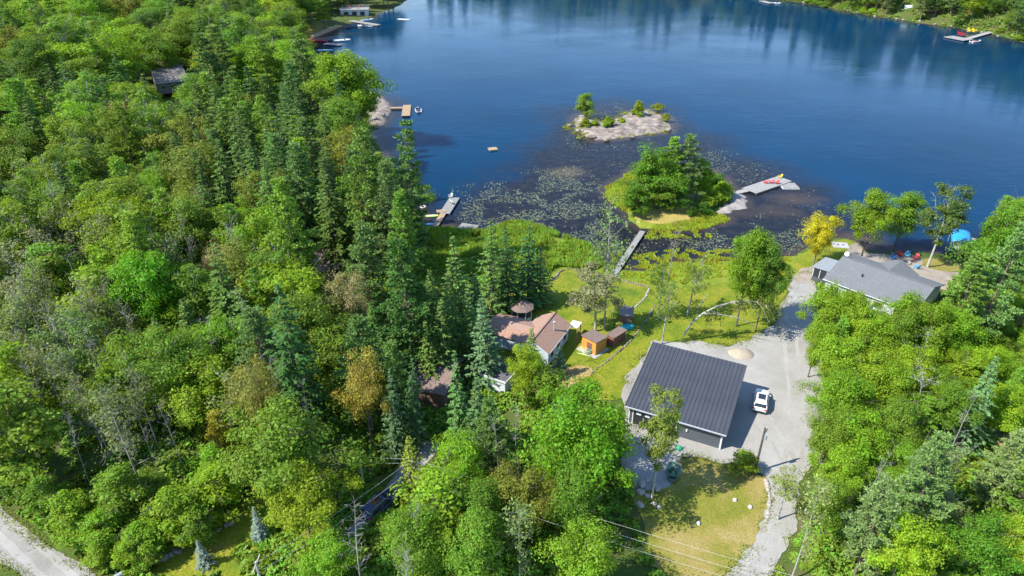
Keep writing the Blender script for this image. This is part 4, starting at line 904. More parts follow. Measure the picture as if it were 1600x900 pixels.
for k in range(14):
    a, b = 1250 + k * 24 + _r.uniform(-8, 8), 0
    yb = np.interp(a, [p[0] for p in FAR_SHORE], [p[1] for p in FAR_SHORE]) - 1
    boulder(U(a, yb, 0.2), (1.0, .7, .5), M['rock'], '%sgrey boulder from the left along the far shore waterline' % ORD[k], 'boulders on the far shore', 130 + k)
boulder(G(1483, 27), (5.5, 3.5, 3.0), M['rock'], 'big grey rock outcrop among the trees on the far shore', None, 171)
for k, (a, b, w) in enumerate(ISLET_ROCKS):
    boulder(U(a, b, .4), (w, w * .7, w * .45), M['palerock'], 'tan boulder on the rocky islet, ' + ('left end below the tree', 'left of the front edge', 'middle of the front edge', 'right tip', 'right part of the front edge', 'middle of its back', 'right part of its back', 'lowest at the left tip', 'just right of the tree', 'inside the right tip')[k], 'tan boulders on the rocky islet', 190 + k).location.z = .45
def edging(name, label, px, mat, size=0.34, seed=0):
    r = random.Random(seed); P = [G(a, b) for a, b in px]; mb = MB()
    for i in range(len(P) - 1):
        d = P[i + 1] - P[i]; n = max(1, int(d.length / (size * 1.15)))
        for j in range(n):
            q = P[i] + d * ((j + r.uniform(-.15, .15)) / n); s = size * r.uniform(.7, 1.2); nx = r.uniform(-.1, .1)
            mb.box((q.x + nx, q.y + nx, tz(q.x, q.y) + s * .25), (s, s * r.uniform(.6, .95), s * .7), r.uniform(0, 3), (r.uniform(.6, .9), r.uniform(.6, .9)))
    o = mb.build('stone', mat); t = thing(name, label, 'stone edging'); o.parent = t; o['kind'] = 'stuff'; return t
edging('stone_edging', 'broken line of pale stones curving across the lawn from the sheds to the soil bed', [(1022, 480), (1014, 494), (1004, 510), (993, 523), (978, 540), (955, 560), (935, 575), (922, 585)], M['palerock'], 0.36, 1)
edging('stone_edging', 'low stone border along the lake side of the lawn', [(862, 438), (876, 424), (892, 420), (910, 424), (930, 428), (950, 432), (975, 440), (1000, 446), (1015, 450)], M['palerock'], 0.36, 2)
edging('stone_edging', 'short stone border between the marsh birches and the sheds', [(1014, 452), (1008, 466), (996, 477), (985, 487)], M['stone'], 0.36, 3)
edging('stone_edging', 'loose stones along the back edge of the side lawn', [(322, 842), (345, 827), (362, 817), (382, 802)], M['stone'], 0.36, 4)

def blades(name, px, n, hgt, wid, colr, seed, minl=-0.6, z0=None, clump=0.0):
    r = np.random.default_rng(seed); P = np.array(poly(px, 0.4)); lo, hi = P.min(0), P.max(0)
    Q = r.uniform(lo, hi, (n * 4, 2)); D = sdf(P, Q[:, 0], Q[:, 1]) + (vnoise(Q[:, 0] * .5, Q[:, 1] * .5) - .5) * 2.4 + (vnoise(Q[:, 0] * .17, Q[:, 1] * .17) - .5) * 3.0
    ok = (D > 0) & (_bil(DL, Q[:, 0], Q[:, 1]) > minl)
    b0, b1 = U(948, 446, .45).xy, U(1004, 361, .45).xy; bd = (b1 - b0).normalized(); ok &= np.abs((Q[:, 0] - b0.x) * bd.y - (Q[:, 1] - b0.y) * bd.x) > 1.0
    if clump: ok &= vnoise(Q[:, 0] * .9 + 7, Q[:, 1] * .9) > clump
    Q = Q[ok][:n]; m = len(Q)
    zz = np.maximum(0.0, TZ(Q[:, 0], Q[:, 1])); a = r.uniform(0, 6.283, m); h = hgt * r.uniform(.45, 1.3, m) * (.55 + .9 * vnoise(Q[:, 0] * .4 + 11, Q[:, 1] * .4)); w = wid * r.uniform(.7, 1.4, m)
    tip = np.stack([r.normal(size=m) * .22 * h, r.normal(size=m) * .22 * h, h], -1); B = np.stack([Q[:, 0], Q[:, 1], zz], -1)
    s = np.stack([np.cos(a) * w, np.sin(a) * w, a * 0], -1)
    V = np.stack([B - s, B + s, B + tip * .6 + s * .8, B + tip], 1)
    o = add_obj(name, quads_mesh(name, V, M['blade'])); o.color = (*colr, 1)
    return o
RG = [(672, 360), (690, 354), (730, 350), (760, 356), (800, 342), (835, 346), (860, 360), (905, 376), (930, 396), (950, 412), (920, 424), (880, 420), (860, 436), (830, 452), (800, 440), (700, 440), (672, 400), (668, 360)]
sheet('shore_meadow', [(664, 356), (700, 353), (728, 363), (760, 363), (800, 350), (832, 351), (858, 368), (906, 380), (932, 398), (952, 411), (940, 428), (900, 422), (876, 424), (858, 442), (835, 456), (790, 470), (700, 470), (668, 420)], M['marsh'], 0.035, 1.0, 0.3)
sheet('marsh', [(948, 408), (974, 420), (1000, 416), (1022, 407), (1050, 401), (1100, 408), (1145, 406), (1200, 404), (1250, 394), (1244, 432), (1150, 446), (1050, 456), (1000, 450), (945, 434)], M['marsh'], 0.03, 1.0, 0.4)
sheet('peninsula_marsh', [(946, 300), (970, 286), (988, 300), (985, 330), (1000, 345), (1050, 350), (1108, 338), (1140, 344), (1100, 356), (1060, 359), (1020, 359), (996, 355), (982, 345), (978, 326), (956, 316)], M['marsh'], 0.06, 0.8, 0.3)
tag(blades('reeds', RG, 46000, 0.95, 0.085, (0.22, 0.32, 0.035), 1, -0.6, None, 0.27), kind='stuff')
tag(blades('marsh_grass', [(945, 405), (985, 370), (1000, 358), (1060, 362), (1120, 360), (1150, 380), (1140, 408), (1240, 398), (1244, 430), (1150, 440), (1020, 450), (960, 430)], 18000, 0.32, 0.07, (0.32, 0.36, 0.03), 2, -4.5, None, 0.42), kind='stuff')
tag(blades('shore_grass', [(944, 302), (985, 268), (1000, 300), (988, 330), (986, 345), (1004, 354), (1050, 350), (1100, 340), (1120, 334), (1142, 343), (1100, 359), (1000, 359), (975, 328)], 9000, 0.36, 0.07, (0.30, 0.34, 0.025), 3, -0.8), kind='stuff')
tag(blades('sedge', [(880, 200), (900, 182), (940, 178), (1020, 170), (1046, 190), (1040, 206), (960, 216), (905, 215)], 5000, 0.5, 0.07, (0.30, 0.33, 0.04), 4, -99, None, 0.55), kind='stuff')

def pads():
    r = np.random.default_rng(9); lo, hi = WEED.min(0), WEED.max(0); Q = r.uniform(lo, hi, (150000, 2))
    d = sdf(WEED, Q[:, 0], Q[:, 1]); dn = _bil(DL, Q[:, 0], Q[:, 1]); di = sdf(isl, Q[:, 0], Q[:, 1])
    n1 = vnoise(Q[:, 0] * .22, Q[:, 1] * .22); n2 = vnoise(Q[:, 0] * .7 + 3, Q[:, 1] * .7)
    wt = np.zeros(len(Q))
    for P, k in (([(700, 330), (760, 290), (830, 270), (900, 260), (960, 300), (985, 350), (940, 400), (850, 372), (760, 366)], .95), ([(1040, 362), (1140, 350), (1180, 340), (1260, 360), (1300, 375), (1240, 410), (1050, 405)], .9),
                 ([(860, 215), (900, 180), (960, 160), (1060, 180), (1060, 220), (900, 240)], .28), ([(1080, 230), (1150, 240), (1200, 262), (1180, 300), (1110, 270)], .35), ([(690, 300), (740, 290), (740, 330), (700, 340)], .5), ([(650, 305), (668, 285), (690, 300), (670, 318)], .3), ([(930, 392), (975, 380), (1010, 362), (1040, 362), (1030, 410), (980, 422)], .35)):
        wt = np.maximum(wt, k * ss(-3, 4, sdf(poly(P), Q[:, 0], Q[:, 1])))
    wt = np.maximum(wt, 0.04 * ss(0, 6, d))
    n3 = vnoise(Q[:, 0] * .09 + 5, Q[:, 1] * .09); p = wt * ss(.38, .6, n1 * .45 + n2 * .3 + n3 * .25)
    ok = (r.uniform(size=len(Q)) < p * 0.55) & (dn < -0.2) & (di < -0.2)
    Q = Q[ok]; m = len(Q); s = r.uniform(.07, .2, m); a = r.uniform(0, 6.28, m)
    V = np.stack([np.stack([Q[:, 0] + s * np.cos(a + k * 6.283 / 6 * .93), Q[:, 1] + s * np.sin(a + k * 6.283 / 6 * .93), np.full(m, .012) + (k % 3) * .006], -1) for k in range(6)], 1)
    mt, t, b = new_mat('lily pad'); rn = t.nodes.new('ShaderNodeNewGeometry').outputs['Random Per Island']
    t.links.new(ramp(t, rn, [(0, (0.05, 0.07, 0.015)), (.45, (0.09, 0.11, 0.035)), (.75, (0.14, 0.15, 0.08)), (1, (0.19, 0.165, 0.06))]), b.inputs['Base Color']); b.inputs['Roughness'].default_value = .35
    return tag(add_obj('lily_pads', quads_mesh('lily_pads', V, mt, 6)), kind='stuff')
pads()

def undergrowth():
    r = np.random.default_rng(21); n = 900000
    y = 40 + 190 * r.uniform(size=n) ** 1.5; x = r.uniform(-1, 1, n) * (y * .95 + 20)
    z = TZ(x, y); d = _bil(DL, x, y); cl = vnoise(x * .28, y * .28) * .6 + vnoise(x * .9, y * .9) * .4
    px, py = PX(x, y, z); ok = (d > 0.6) & (cl > 0.36) & (px > -60) & (px < 1660) & (py < 960)
    x, y, z, px, py, cl = x[ok], y[ok], z[ok], px[ok], py[ok], cl[ok]
    def inside(P, X, Y): return sdf(P, X, Y) > 0
    ins = inside(COV_L, px, py) | inside(COV_R, px, py)
    ins |= inside([(160, 900), (0, 780), (-80, 720), (300, 700), (360, 800), (250, 880)], px, py) | inside([(1030, 905), (985, 850), (1010, 765), (960, 640), (850, 600)], px, py)
    for P in BLOCK: ins &= ~(sdf(P, x, y) > -0.3)
    for K in [KEEP[10], KEEP[11], KEEP[15]]: ins &= ~inside(K, px, py)
    x, y, z, cl = x[ins], y[ins], z[ins], cl[ins]; m = len(x)
    hh = (cl - .34) * 3.0 * r.uniform(.2, 1, m) + .05
    C = np.stack([x, y, z + hh], -1); V = leaves(C, unit(r.normal(size=(m, 3)) * .6 + np.array([-.15, -.1, 1.0])), .42, r)
    o = add_obj('undergrowth', quads_mesh('undergrowth', V, M['blade'])); o.color = (0.15, 0.25, 0.02, 1); tag(o, kind='stuff'); return m
print('undergrowth', undergrowth())
def far_undergrowth():
    r = np.random.default_rng(31); n = 260000; x = r.uniform(-60, 330, n); y = r.uniform(250, 560, n); d = _bil(Df, x, y); z = TZ(x, y); cl = vnoise(x * .2, y * .2)
    px, py = PX(x, y, z); ok = (d > .3) & (d < 34) & (px > 1150) & (px < 1640) & (cl > .3) & ~((np.abs(px - 1415) < 10) & (py > 12)) & ~((px > 1440) & (px < 1472) & (py > 20)); x, y, z, cl = x[ok], y[ok], z[ok], cl[ok]; m = len(x)
    V = leaves(np.stack([x, y, z + (cl - .28) * 3.4 * r.uniform(.1, 1, m)], -1), unit(r.normal(size=(m, 3)) * .6 + np.array([-.1, -.3, 1.0])), .9, r)
    o = add_obj('far_shore_undergrowth', quads_mesh('far_shore_undergrowth', V, M['blade'])); o.color = (0.15, 0.21, 0.03, 1); tag(o, kind='stuff')
far_undergrowth()
def verge():
    r = np.random.default_rng(77); B, S, T_ = [], [], []
    for nm, dens, wide in (('gravel_driveway', 44, .45), ('road', 60, .45), ('side_driveway', 30, .4), ('dry_lawn', 14, .5), ('soil_bed', 22, .6), ('patio', 8, .4), ('lawn', 9, .5)):
        P = np.array(EDGE[nm]); Q = np.roll(P, -1, 0); L = np.linalg.norm(Q - P, axis=1); k = r.poisson(L * dens); idx = np.repeat(np.arange(len(P)), k); t = r.uniform(size=len(idx))[:, None]
        C = P[idx] * (1 - t) + Q[idx] * t + r.normal(size=(len(idx), 2)) * wide; cl = vnoise(C[:, 0] * .55 + 3, C[:, 1] * .55); C = C[cl > .36]
        if nm in ('gravel_driveway', 'dry_lawn'): C = C[~((np.abs(C[:, 0] - gx_) < 6.0) & (np.abs(C[:, 1] - gy_) < 5.5))]
        B.append(C)
    C = np.concatenate(B); m = len(C); z = TZ(C[:, 0], C[:, 1]) + .04; a = r.uniform(0, 6.283, m); hh = r.uniform(.1, .42, m); w = r.uniform(.02, .05, m)
    B0_ = np.stack([C[:, 0], C[:, 1], z], -1); s = np.stack([np.cos(a) * w, np.sin(a) * w, a * 0], -1); tip = np.stack([r.normal(size=m) * .16, r.normal(size=m) * .16, hh], -1)
    o = add_obj('verge_grass', quads_mesh('verge_grass', np.stack([B0_ - s, B0_ + s, B0_ + tip * .6 + s, B0_ + tip], 1), M['blade'])); o.color = (.23, .26, .045, 1); tag(o, kind='stuff')
_g = (U(978.7, 633, 4.2) + U(1136, 683, 4.2) + U(1018.7, 534.7, 6.4) + U(1166, 569, 6.4)) / 4; gx_, gy_ = _g.x, _g.y
verge()

# ------------------------------------------------------------------ buildings
ZG = 1.32
def frame_xy(p, q):
    d = (q - p); return math.atan2(d.y, d.x), d.xy.length
def window(root, x, y, z, w, h, ang, mat='white', pane='glass'):
    mb = MB(); t = .07
    c, s = math.cos(ang), math.sin(ang)
    def bx(u, v, du, dv, dep, off): mb.box((x + u * c - off * s, y + u * s + off * c, z + v), (du, dep, dv), ang)
    bx(-w / 2, 0, t, h + t, .09, 0); bx(w / 2, 0, t, h + t, .09, 0); bx(0, h / 2, w - t - .004, t, .09, 0); bx(0, -h / 2, w - t - .004, t, .09, 0)
    f = mb.build('window', M[mat], root)
    MB().box((x, y, z), (w - t, .05, h - t), ang).build('pane', M[pane], f); return f
def gable(root, L, Wd, eave, ridge, oh=.4, wall='offwhite', roof='brownroof', th=.16, cap=True, trim='white'):
    """walls and a two slope roof, the ridge along the thing's own x axis"""
    hl, hw = L / 2 - oh, Wd / 2 - oh; sl = (ridge - eave) / (Wd / 2); zt = ridge - sl * hw - th
    prof_ = [(-hw, -.4), (hw, -.4), (hw, zt), (0, ridge - th - .02), (-hw, zt)]
    MB().loft([[(-hl, y, z) for y, z in prof_], [(hl, y, z) for y, z in prof_]]).build('wall', M[wall], root)
    for s in (-1, 1):
        MB().slab([(-L / 2, s * .004, ridge), (L / 2, s * .004, ridge), (L / 2, s * Wd / 2, eave), (-L / 2, s * Wd / 2, eave)], th).build('roof', M[roof], root)
        MB().box((0, s * (Wd / 2 + .025), eave - .08), (L, .04, .16)).build('gutter', M[trim], root)
    if cap: MB().box((0, 0, ridge + .025), (L - .02, .34, .05)).build('ridge_cap', M[roof], root)
def gable_at(name, label, r0, r1, e, zr, ze, base=None, oh=.4, **k):
    """ridge through two points seen in the photograph, one eave through a third"""
    zb = base if base is not None else ZG
    A, B, E_ = U(*r0, zb + zr), U(*r1, zb + zr), U(*e, zb + ze); ang, L = frame_xy(A, B)
    n = Vector((-math.sin(ang), math.cos(ang), 0)); hw = abs((E_ - A).dot(n)); mid = (A + B) / 2
    t = thing(name, label, k.pop('cat', 'house'), (mid.x, mid.y, zb), ang); gable(t, L, hw * 2, ze, zr, oh, **k); return t, L, hw * 2
# dark garage with a single sloping standing seam roof
F0, F1 = U(978.7, 633, ZG + 2.9), U(1136, 683, ZG + 2.9); B0, B1 = U(1018.7, 534.7, ZG + 5.1), U(1166, 569, ZG + 5.1)
ang, GW = frame_xy((F0 + B0) / 2, (F1 + B1) / 2); GD = ((B0 - F0).xy.length + (B1 - F1).xy.length) / 2 * .995
gc = (F0 + F1 + B0 + B1) / 4
g = thing('garage', 'big garage with dark metal sloping roof beside the gravel lot', 'garage', (gc.x, gc.y, ZG), ang)
sl = 2.2 / GD; zroof = lambda y: 4.0 + sl * y
oh = .55; hw, hd = GW / 2 - oh, GD / 2 - oh
pr = [(-hd, -.4), (hd, -.4), (hd, zroof(hd) - .2), (-hd, zroof(-hd) - .2)]
MB().loft([[(-hw, y, z) for y, z in pr], [(hw, y, z) for y, z in pr]]).build('wall', M['dkwall'], g)
npan = 24; pw = GW / npan
pm = MB().slab([(.006, -GD / 2, zroof(-GD / 2)), (pw - .006, -GD / 2, zroof(-GD / 2)), (pw - .006, GD / 2, zroof(GD / 2)), (.006, GD / 2, zroof(GD / 2))], .08)
pm.slab([(0, -GD / 2 - .01, zroof(-GD / 2) + .07), (.055, -GD / 2 - .01, zroof(-GD / 2) + .07), (.055, GD / 2, zroof(GD / 2) + .07), (0, GD / 2, zroof(GD / 2) + .07)], .1)
pme = pm.mesh('roof_panel', M['metalroof'])
for k in range(npan):
    o = add_obj('roof_panel', pme, g); o.location.x = -GW / 2 + k * pw
MB().slab([(-GW / 2 + .04, -GD / 2 + .04, zroof(-GD / 2) - .085), (GW / 2 - .04, -GD / 2 + .04, zroof(-GD / 2) - .085), (GW / 2 - .04, GD / 2 - .04, zroof(GD / 2) - .085), (-GW / 2 + .04, GD / 2 - .04, zroof(GD / 2) - .085)], .12).build('soffit', M['white'], g)
MB().box((0, -GD / 2 - .03, zroof(-GD / 2) - .1), (GW, .05, .2)).build('fascia', M['white'], g)
MB().box((0, -GD / 2 - .11, zroof(-GD / 2) - .06), (GW - .02, .1, .1)).build('gutter', M['galv'], g)
MB().tube([(hw + .12, -GD / 2 - .1, zroof(-GD / 2) - .1), (hw + .12, -hd - .1, zroof(-GD / 2) - .5), (hw + .12, -hd - .1, .1)], .05, 6).build('downspout', M['white'], g)
for s in (-1, 1): MB().slab([(s * (GW / 2 + .005), -GD / 2, zroof(-GD / 2) + .05), (s * (GW / 2 + .045), -GD / 2, zroof(-GD / 2) + .05), (s * (GW / 2 + .045), GD / 2, zroof(GD / 2) + .05), (s * (GW / 2 + .005), GD / 2, zroof(GD / 2) + .05)], .24).build('rake_trim', M['metalroof'], g)
for s in (-1, 1): MB().box((s * (hw + .01), -hd - .01, 1.3), (.14, .14, 2.75)).build('corner_trim', M['white'], g)
MB().box((.2, -hd - .03, -.02), (2 * hw - .5, .08, .16)).build('base_trim', M['white'], g)
for k, (x0, x1) in enumerate(((-hw + .55, -hw + 3.0), (-hw + 3.6, -hw + 6.0))):
    d = MB().box(((x0 + x1) / 2, -hd - .04, 1.12), (x1 - x0, .07, 2.2))
    for q in range(3): d.box(((x0 + x1) / 2, -hd - .085, .5 + q * .55), (x1 - x0 - .1, .02, .02))
    dr = d.build('garage_door', M['black'], g)
    for q in range(2): MB().box((x0 + (x1 - x0) * (.27 + .46 * q), -hd - .085, 1.86), (.62, .03, .34)).build('pane', M['lens'], dr)
    MB().box(((x0 + x1) / 2 + .1, -hd - .09, 1.2), (.1, .03, .3), 0).build('handle', M['galv'], dr)
    for xx in (x0 - .07, x1 + .07): MB().box((xx, -hd - .045, 1.15), (.12, .09, 2.34)).build('door_trim', M['white'], g)
MB().box((1.6, -hd - .09, 1.5), (.18, .18, .26)).build('wall_lamp', M['white'], g)

# brown roofed cottage: main wing, side wing, porch, chimney pipe
t, L_, W_ = gable_at('cottage', 'pale blue cottage with reddish brown roof in two wings beside the lawn', (867, 487.5), (831, 531), (876, 530), 4.1, 2.6, wall='paleblue', roof='brownroof', oh=.35)
for u in (-.28, .02, .3): window(t, L_ * u, W_ / 2 - .33, 1.35, 1.0, .95, 0)
for u in (-.28, .02, .3): window(t, L_ * u, -W_ / 2 + .33, 1.35, 1.0, .95, 0)
window(t, -L_ / 2 + .33, 0, 1.4, 1.2, 1.0, math.pi / 2); window(t, L_ / 2 - .33, .6, 1.4, 1.2, 1.0, math.pi / 2)
q = U(866, 514, ZG + 3.5) ; ti = t.matrix_basis.inverted()
bpy.context.view_layer.update(); lo = t.matrix_world.inverted() @ q
c_ = MB().tube([(lo.x, lo.y, 2.9), (lo.x, lo.y, 4.6)], .13, 10).build('chimney_pipe', M['galv'], t)
MB().lathe([(.13, 0), (.24, .04), (.22, .16), (.02, .24)], (lo.x, lo.y, 4.62), 10).build('chimney_cap', M['galv'], c_)
wl = 7.2
mb = MB()
side = 1 if (t.matrix_world.inverted() @ U(795, 515, ZG)).y > 0 else -1
ycen = side * (W_ / 2 + wl / 2 - 1.9)
pf = [(-2.5, -.4), (2.5, -.4), (2.5, 2.35), (0, 3.2), (-2.5, 2.35)]
MB().loft([[(x + .2, ycen - wl / 2, z) for x, z in pf], [(x + .2, ycen + wl / 2, z) for x, z in pf]]).build('wing_wall', M['paleblue'], t)
for s in (-1, 1):
    MB().slab([(.2 + s * .004, ycen - wl / 2 - .3, 3.42), (.2 + s * 2.9, ycen - wl / 2 - .3, 2.42), (.2 + s * 2.9, ycen + wl / 2 + .3, 2.42), (.2 + s * .004, ycen + wl / 2 + .3, 3.42)], .16).build('wing_roof', M['brownroof'], t)
po = t.matrix_world.inverted() @ U(899, 507, ZG + 2.2)
MB().box((po.x, po.y, 2.25), (1.7, 1.5, .12)).build('porch_roof', M['white'], t)
for sx in (-.7, .7): MB().box((po.x + sx, po.y - side * .6, .9), (.12, .12, 2.58)).build('porch_post', M['decktan'], t)
# gazebo
gp = G(815, 505); gz = thing('gazebo', 'eight sided white gazebo with dark screens and brown roof behind the cottage', 'gazebo', (gp.x, gp.y + 1.3, ZG))
oc = lambda r, z, n=8: [(r * math.cos(6.2832 * (k + .5) / n), r * math.sin(6.2832 * (k + .5) / n), z) for k in range(n)]
MB().loft([oc(1.72, -.3), oc(1.72, .18)]).build('floor', M['deckgrey'], gz)
for k in range(8):
    a0, a1 = 6.2832 * (k + .5) / 8, 6.2832 * (k + 1.5) / 8; am = (a0 + a1) / 2; rr = 1.62 * math.cos(math.pi / 8); wd = 2 * 1.62 * math.sin(math.pi / 8)
    MB().box((1.62 * math.cos(a0), 1.62 * math.sin(a0), 1.25), (.15, .15, 2.3), a0).build('post', M['white'], gz)
    door = abs(math.degrees(am) % 360 - 292.5) < 5
    if door:
        dr = MB().box((rr * math.cos(am), rr * math.sin(am), 1.2), (.07, wd - .2, 2.0), am).build('door', M['white'], gz)
        MB().lathe([(.02, 0), (.36, .01), (.36, .09), (.02, .1)], (0, 0, 0), 12, (.6, 1)).build('pane', M['screen'], dr).matrix_local = __import__('mathutils').Matrix.Translation(((rr - .0) * math.cos(am), (rr - .0) * math.sin(am), 1.45)) @ __import__('mathutils').Matrix.Rotation(am, 4, 'Z') @ __import__('mathutils').Matrix.Rotation(math.pi / 2, 4, 'Y')
    else:
        MB().box((rr * math.cos(am), rr * math.sin(am), .52), (.08, wd - .16, .72), am).build('panel', M['white'], gz)
        MB().box((rr * math.cos(am), rr * math.sin(am), 1.6), (.03, wd - .16, 1.42), am).build('screen', M['screen'], gz)
for k in range(8):
    a0, a1 = 6.2832 * (k + .5) / 8, 6.2832 * (k + 1.5) / 8
    P = [(2.05 * math.cos(a0), 2.05 * math.sin(a0), 2.35), (2.05 * math.cos(a1), 2.05 * math.sin(a1), 2.35), (.12 * math.cos(a1), .12 * math.sin(a1), 3.35), (.12 * math.cos(a0), .12 * math.sin(a0), 3.35)]
    MB().slab(P, .1).build('roof_panel', M['dkbrownroof'], gz)
MB().lathe([(.2, 0), (.16, .12), (.03, .2)], (0, 0, 3.33), 8).build('finial', M['dkbrownroof'], gz)
# orange shed and the low sheds behind it
def shed(name, label, pa, pb, depth, h0, h1, wall, roof, boards=True, door=True, slabm=None, cat='shed', oh=.18, rim=None):
    """front foot corners from the photograph; the roof slopes from h1 at the front to h0 at the back"""
    A, B = G(*pa), G(*pb); ang, Wd = frame_xy(A, B); n = Vector((-math.sin(ang), math.cos(ang), 0)); c = (A + B) / 2 + n * depth / 2
    t = thing(name, label, cat, (c.x, c.y, tz(c.x, c.y)), ang); hw, hd = Wd / 2, depth / 2
    pr = [(-hd, -.2), (hd, -.2), (hd, h0), (-hd, h1)]
    MB().loft([[(-hw, y, z) for y, z in pr], [(hw, y, z) for y, z in pr]]).build('wall', M[wall], t)
    if boards:
        bm = MB()
        for k in range(int(h0 / .24)):
            z = .12 + k * .24
            bm.box((0, -hd - .012, z), (Wd + .05, .024, .215)); bm.box((hw + .012, 0, z), (.024, depth, .215)); bm.box((-hw - .012, 0, z), (.024, depth, .215))
        bm.build('siding_board', M[wall], t, kind='stuff')
    s = (h0 - h1) / depth; f = lambda y: (h0 + h1) / 2 + s * y
    MB().slab([(-hw - oh, -hd - oh, f(-hd - oh) + .12), (hw + oh, -hd - oh, f(-hd - oh) + .12), (hw + oh, hd + oh, f(hd + oh) + .12), (-hw - oh, hd + oh, f(hd + oh) + .12)], .12).build('roof', M[roof], t)
    if rim:
        for (cx, cy, dx, dy) in ((0, -hd - oh - .04, Wd + 2 * oh + .16, .08), (0, hd + oh + .04, Wd + 2 * oh + .16, .08), (-hw - oh - .04, 0, .08, depth + 2 * oh - .01), (hw + oh + .04, 0, .08, depth + 2 * oh - .01)):
            MB().box((cx, cy, f(cy) + .08), (dx, dy, .28)).build('roof_edge', M[rim], t)
    if door:
        d = MB().box((hw * .1, -hd - .04, .92), (.85, .05, 1.75)).build('door', M['redbrown'], t); MB().box((hw * .1 + .3, -hd - .08, .95), (.04, .05, .14)).build('handle', M['galv'], d)
    if slabm: MB().box((0, -.25, .02), (Wd + 1.0, depth + .9, .16)).build('base_slab', M[slabm], t)
    return t, Wd
sh, sw = shed('shed', 'small orange stained wooden shed with flat brown roof on the lawn', (909, 545), (930, 556), 2.5, 2.1, 2.35, 'orange', 'dkbrownroof', slabm='concrete')
shed('shed', 'low dark red brown shed just behind the orange shed', (948, 538), (958, 543), 3.0, 1.6, 1.75, 'redbrown', 'dkbrownroof')
shed('shed', 'open sided brown roofed lean-to at the far end of the row of sheds', (968, 510), (986, 512), 3.0, 1.9, 2.05, 'log', 'taupe_roof', door=False)
def grill(px, label):
    p = G(*px); t = thing('barbecue', label, 'barbecue', p, .5)
    MB().box((0, 0, .45), (1.0, .5, .55)).build('cabinet', M['alu'], t); MB().lathe([(.05, .0), (.34, .0), (.36, .12), (.26, .3), (.03, .36)], (0, 0, .75), 12, (1.35, .8)).build('lid', M['navy'], t)
    for s in (-.4, .4): MB().tube([(s, -.22, .1), (s, .22, .1)], .1, 10).build('wheel', M['rubber'], t)
grill((920, 553), 'grey blue barbecue standing at the front of the orange shed')
def crate(px, d, mat, label, cat='crate'):
    p = G(*px); t = thing('storage_bin', label, cat, p, .4); MB().box((0, 0, d[2] / 2), d, 0, (1.08, 1.08)).build('body', M[mat], t); MB().box((0, 0, d[2] + .04), (d[0] * 1.14, d[1] * 1.14, .08), 0, (.9, .9)).build('lid', M[mat], t)
crate((967, 512), (.9, .7, .8), 'yellow', 'yellow orange storage bin between the low sheds')
crate((980, 514), (1.8, .9, .6), 'teal', 'teal covered bin beside the brown roofed lean-to')
p = G(912, 566); t = thing('clothes_dryer', 'green and white umbrella clothes dryer on the lawn beside the orange shed', 'clothes dryer', p, .35)
MB().tube([(0, 0, 0), (0, 0, 2.1)], .035, 8).build('post', M['galv'], t)
for k in range(4):
    a = k * math.pi / 2; MB().tube([(0, 0, 1.5), (1.25 * math.cos(a), 1.25 * math.sin(a), 1.95)], .025, 6).build('arm', M['white'], t)
mb = MB()
for q in range(1, 7):
    f = q / 6
    for k in range(4):
        a, b = k * math.pi / 2, (k + 1) * math.pi / 2; z = 1.5 + .45 * f + .02
        mb.tube([(1.25 * f * math.cos(a), 1.25 * f * math.sin(a), z), (1.25 * f * math.cos(b), 1.25 * f * math.sin(b), z)], .012, 4, False)
mb.build('line', M['lime'], t, kind='stuff')
# white flat roofed shed and brown garage in the trees
shed('shed', 'white shed with a flat dark roof edged in white among the spruces', (754, 606), (789, 619), 3.2, 2.3, 2.35, 'offwhite', 'flatroof', boards=False, door=False, rim='white')
gable_at('garage', 'large dark brown roofed garage half hidden by spruces left of the cottage', (652, 556), (716, 568), (668, 612), 4.2, 2.5, wall='log', roof='dkbrownroof', cat='garage', oh=.4, trim='log')
t, L_, W_ = gable_at('cabin', 'small reddish brown roofed cabin deep in the trees beside the tall bright pine', (486, 394), (523, 389), (500, 424), 4.0, 2.5, wall='log', roof='brownroof', cat='cabin', oh=.4, trim='log')
gable_at('cabin', 'dark grey roofed outbuilding right behind the small brown cabin', (484, 374), (508, 381), (492, 391), 3.3, 2.3, wall='log', roof='flatroof', cat='cabin', oh=.3, trim='log')
t, L_, W_ = gable_at('cottage', 'grey brown roofed cottage in the trees left of the very dark spruce', (486, 147), (513, 143), (499, 170), 4.6, 2.6, wall='log', roof='taupe_roof', base=1.6)
for u in (-.3, .2): window(t, L_ * u, -W_ / 2 + .36, 1.4, 1.1, 1.1, 0)
t, L_, W_ = gable_at('house', 'taupe roofed house seen through a gap in the upper left woods', (234, 106), (284, 101), (260, 129), 5.6, 3.2, wall='taupe_roof', roof='taupe_roof', base=3.5)
for u in (-.3, 0, .3): window(t, L_ * u, -W_ / 2 + .36, 1.7, 1.4, 1.2, 0)
gable_at('house', 'small dark roofed house with pale trim near the top of the upper left woods', (188, 44), (212, 42), (201, 58), 5, 3.0, wall='log', roof='taupe_roof', base=4.5)

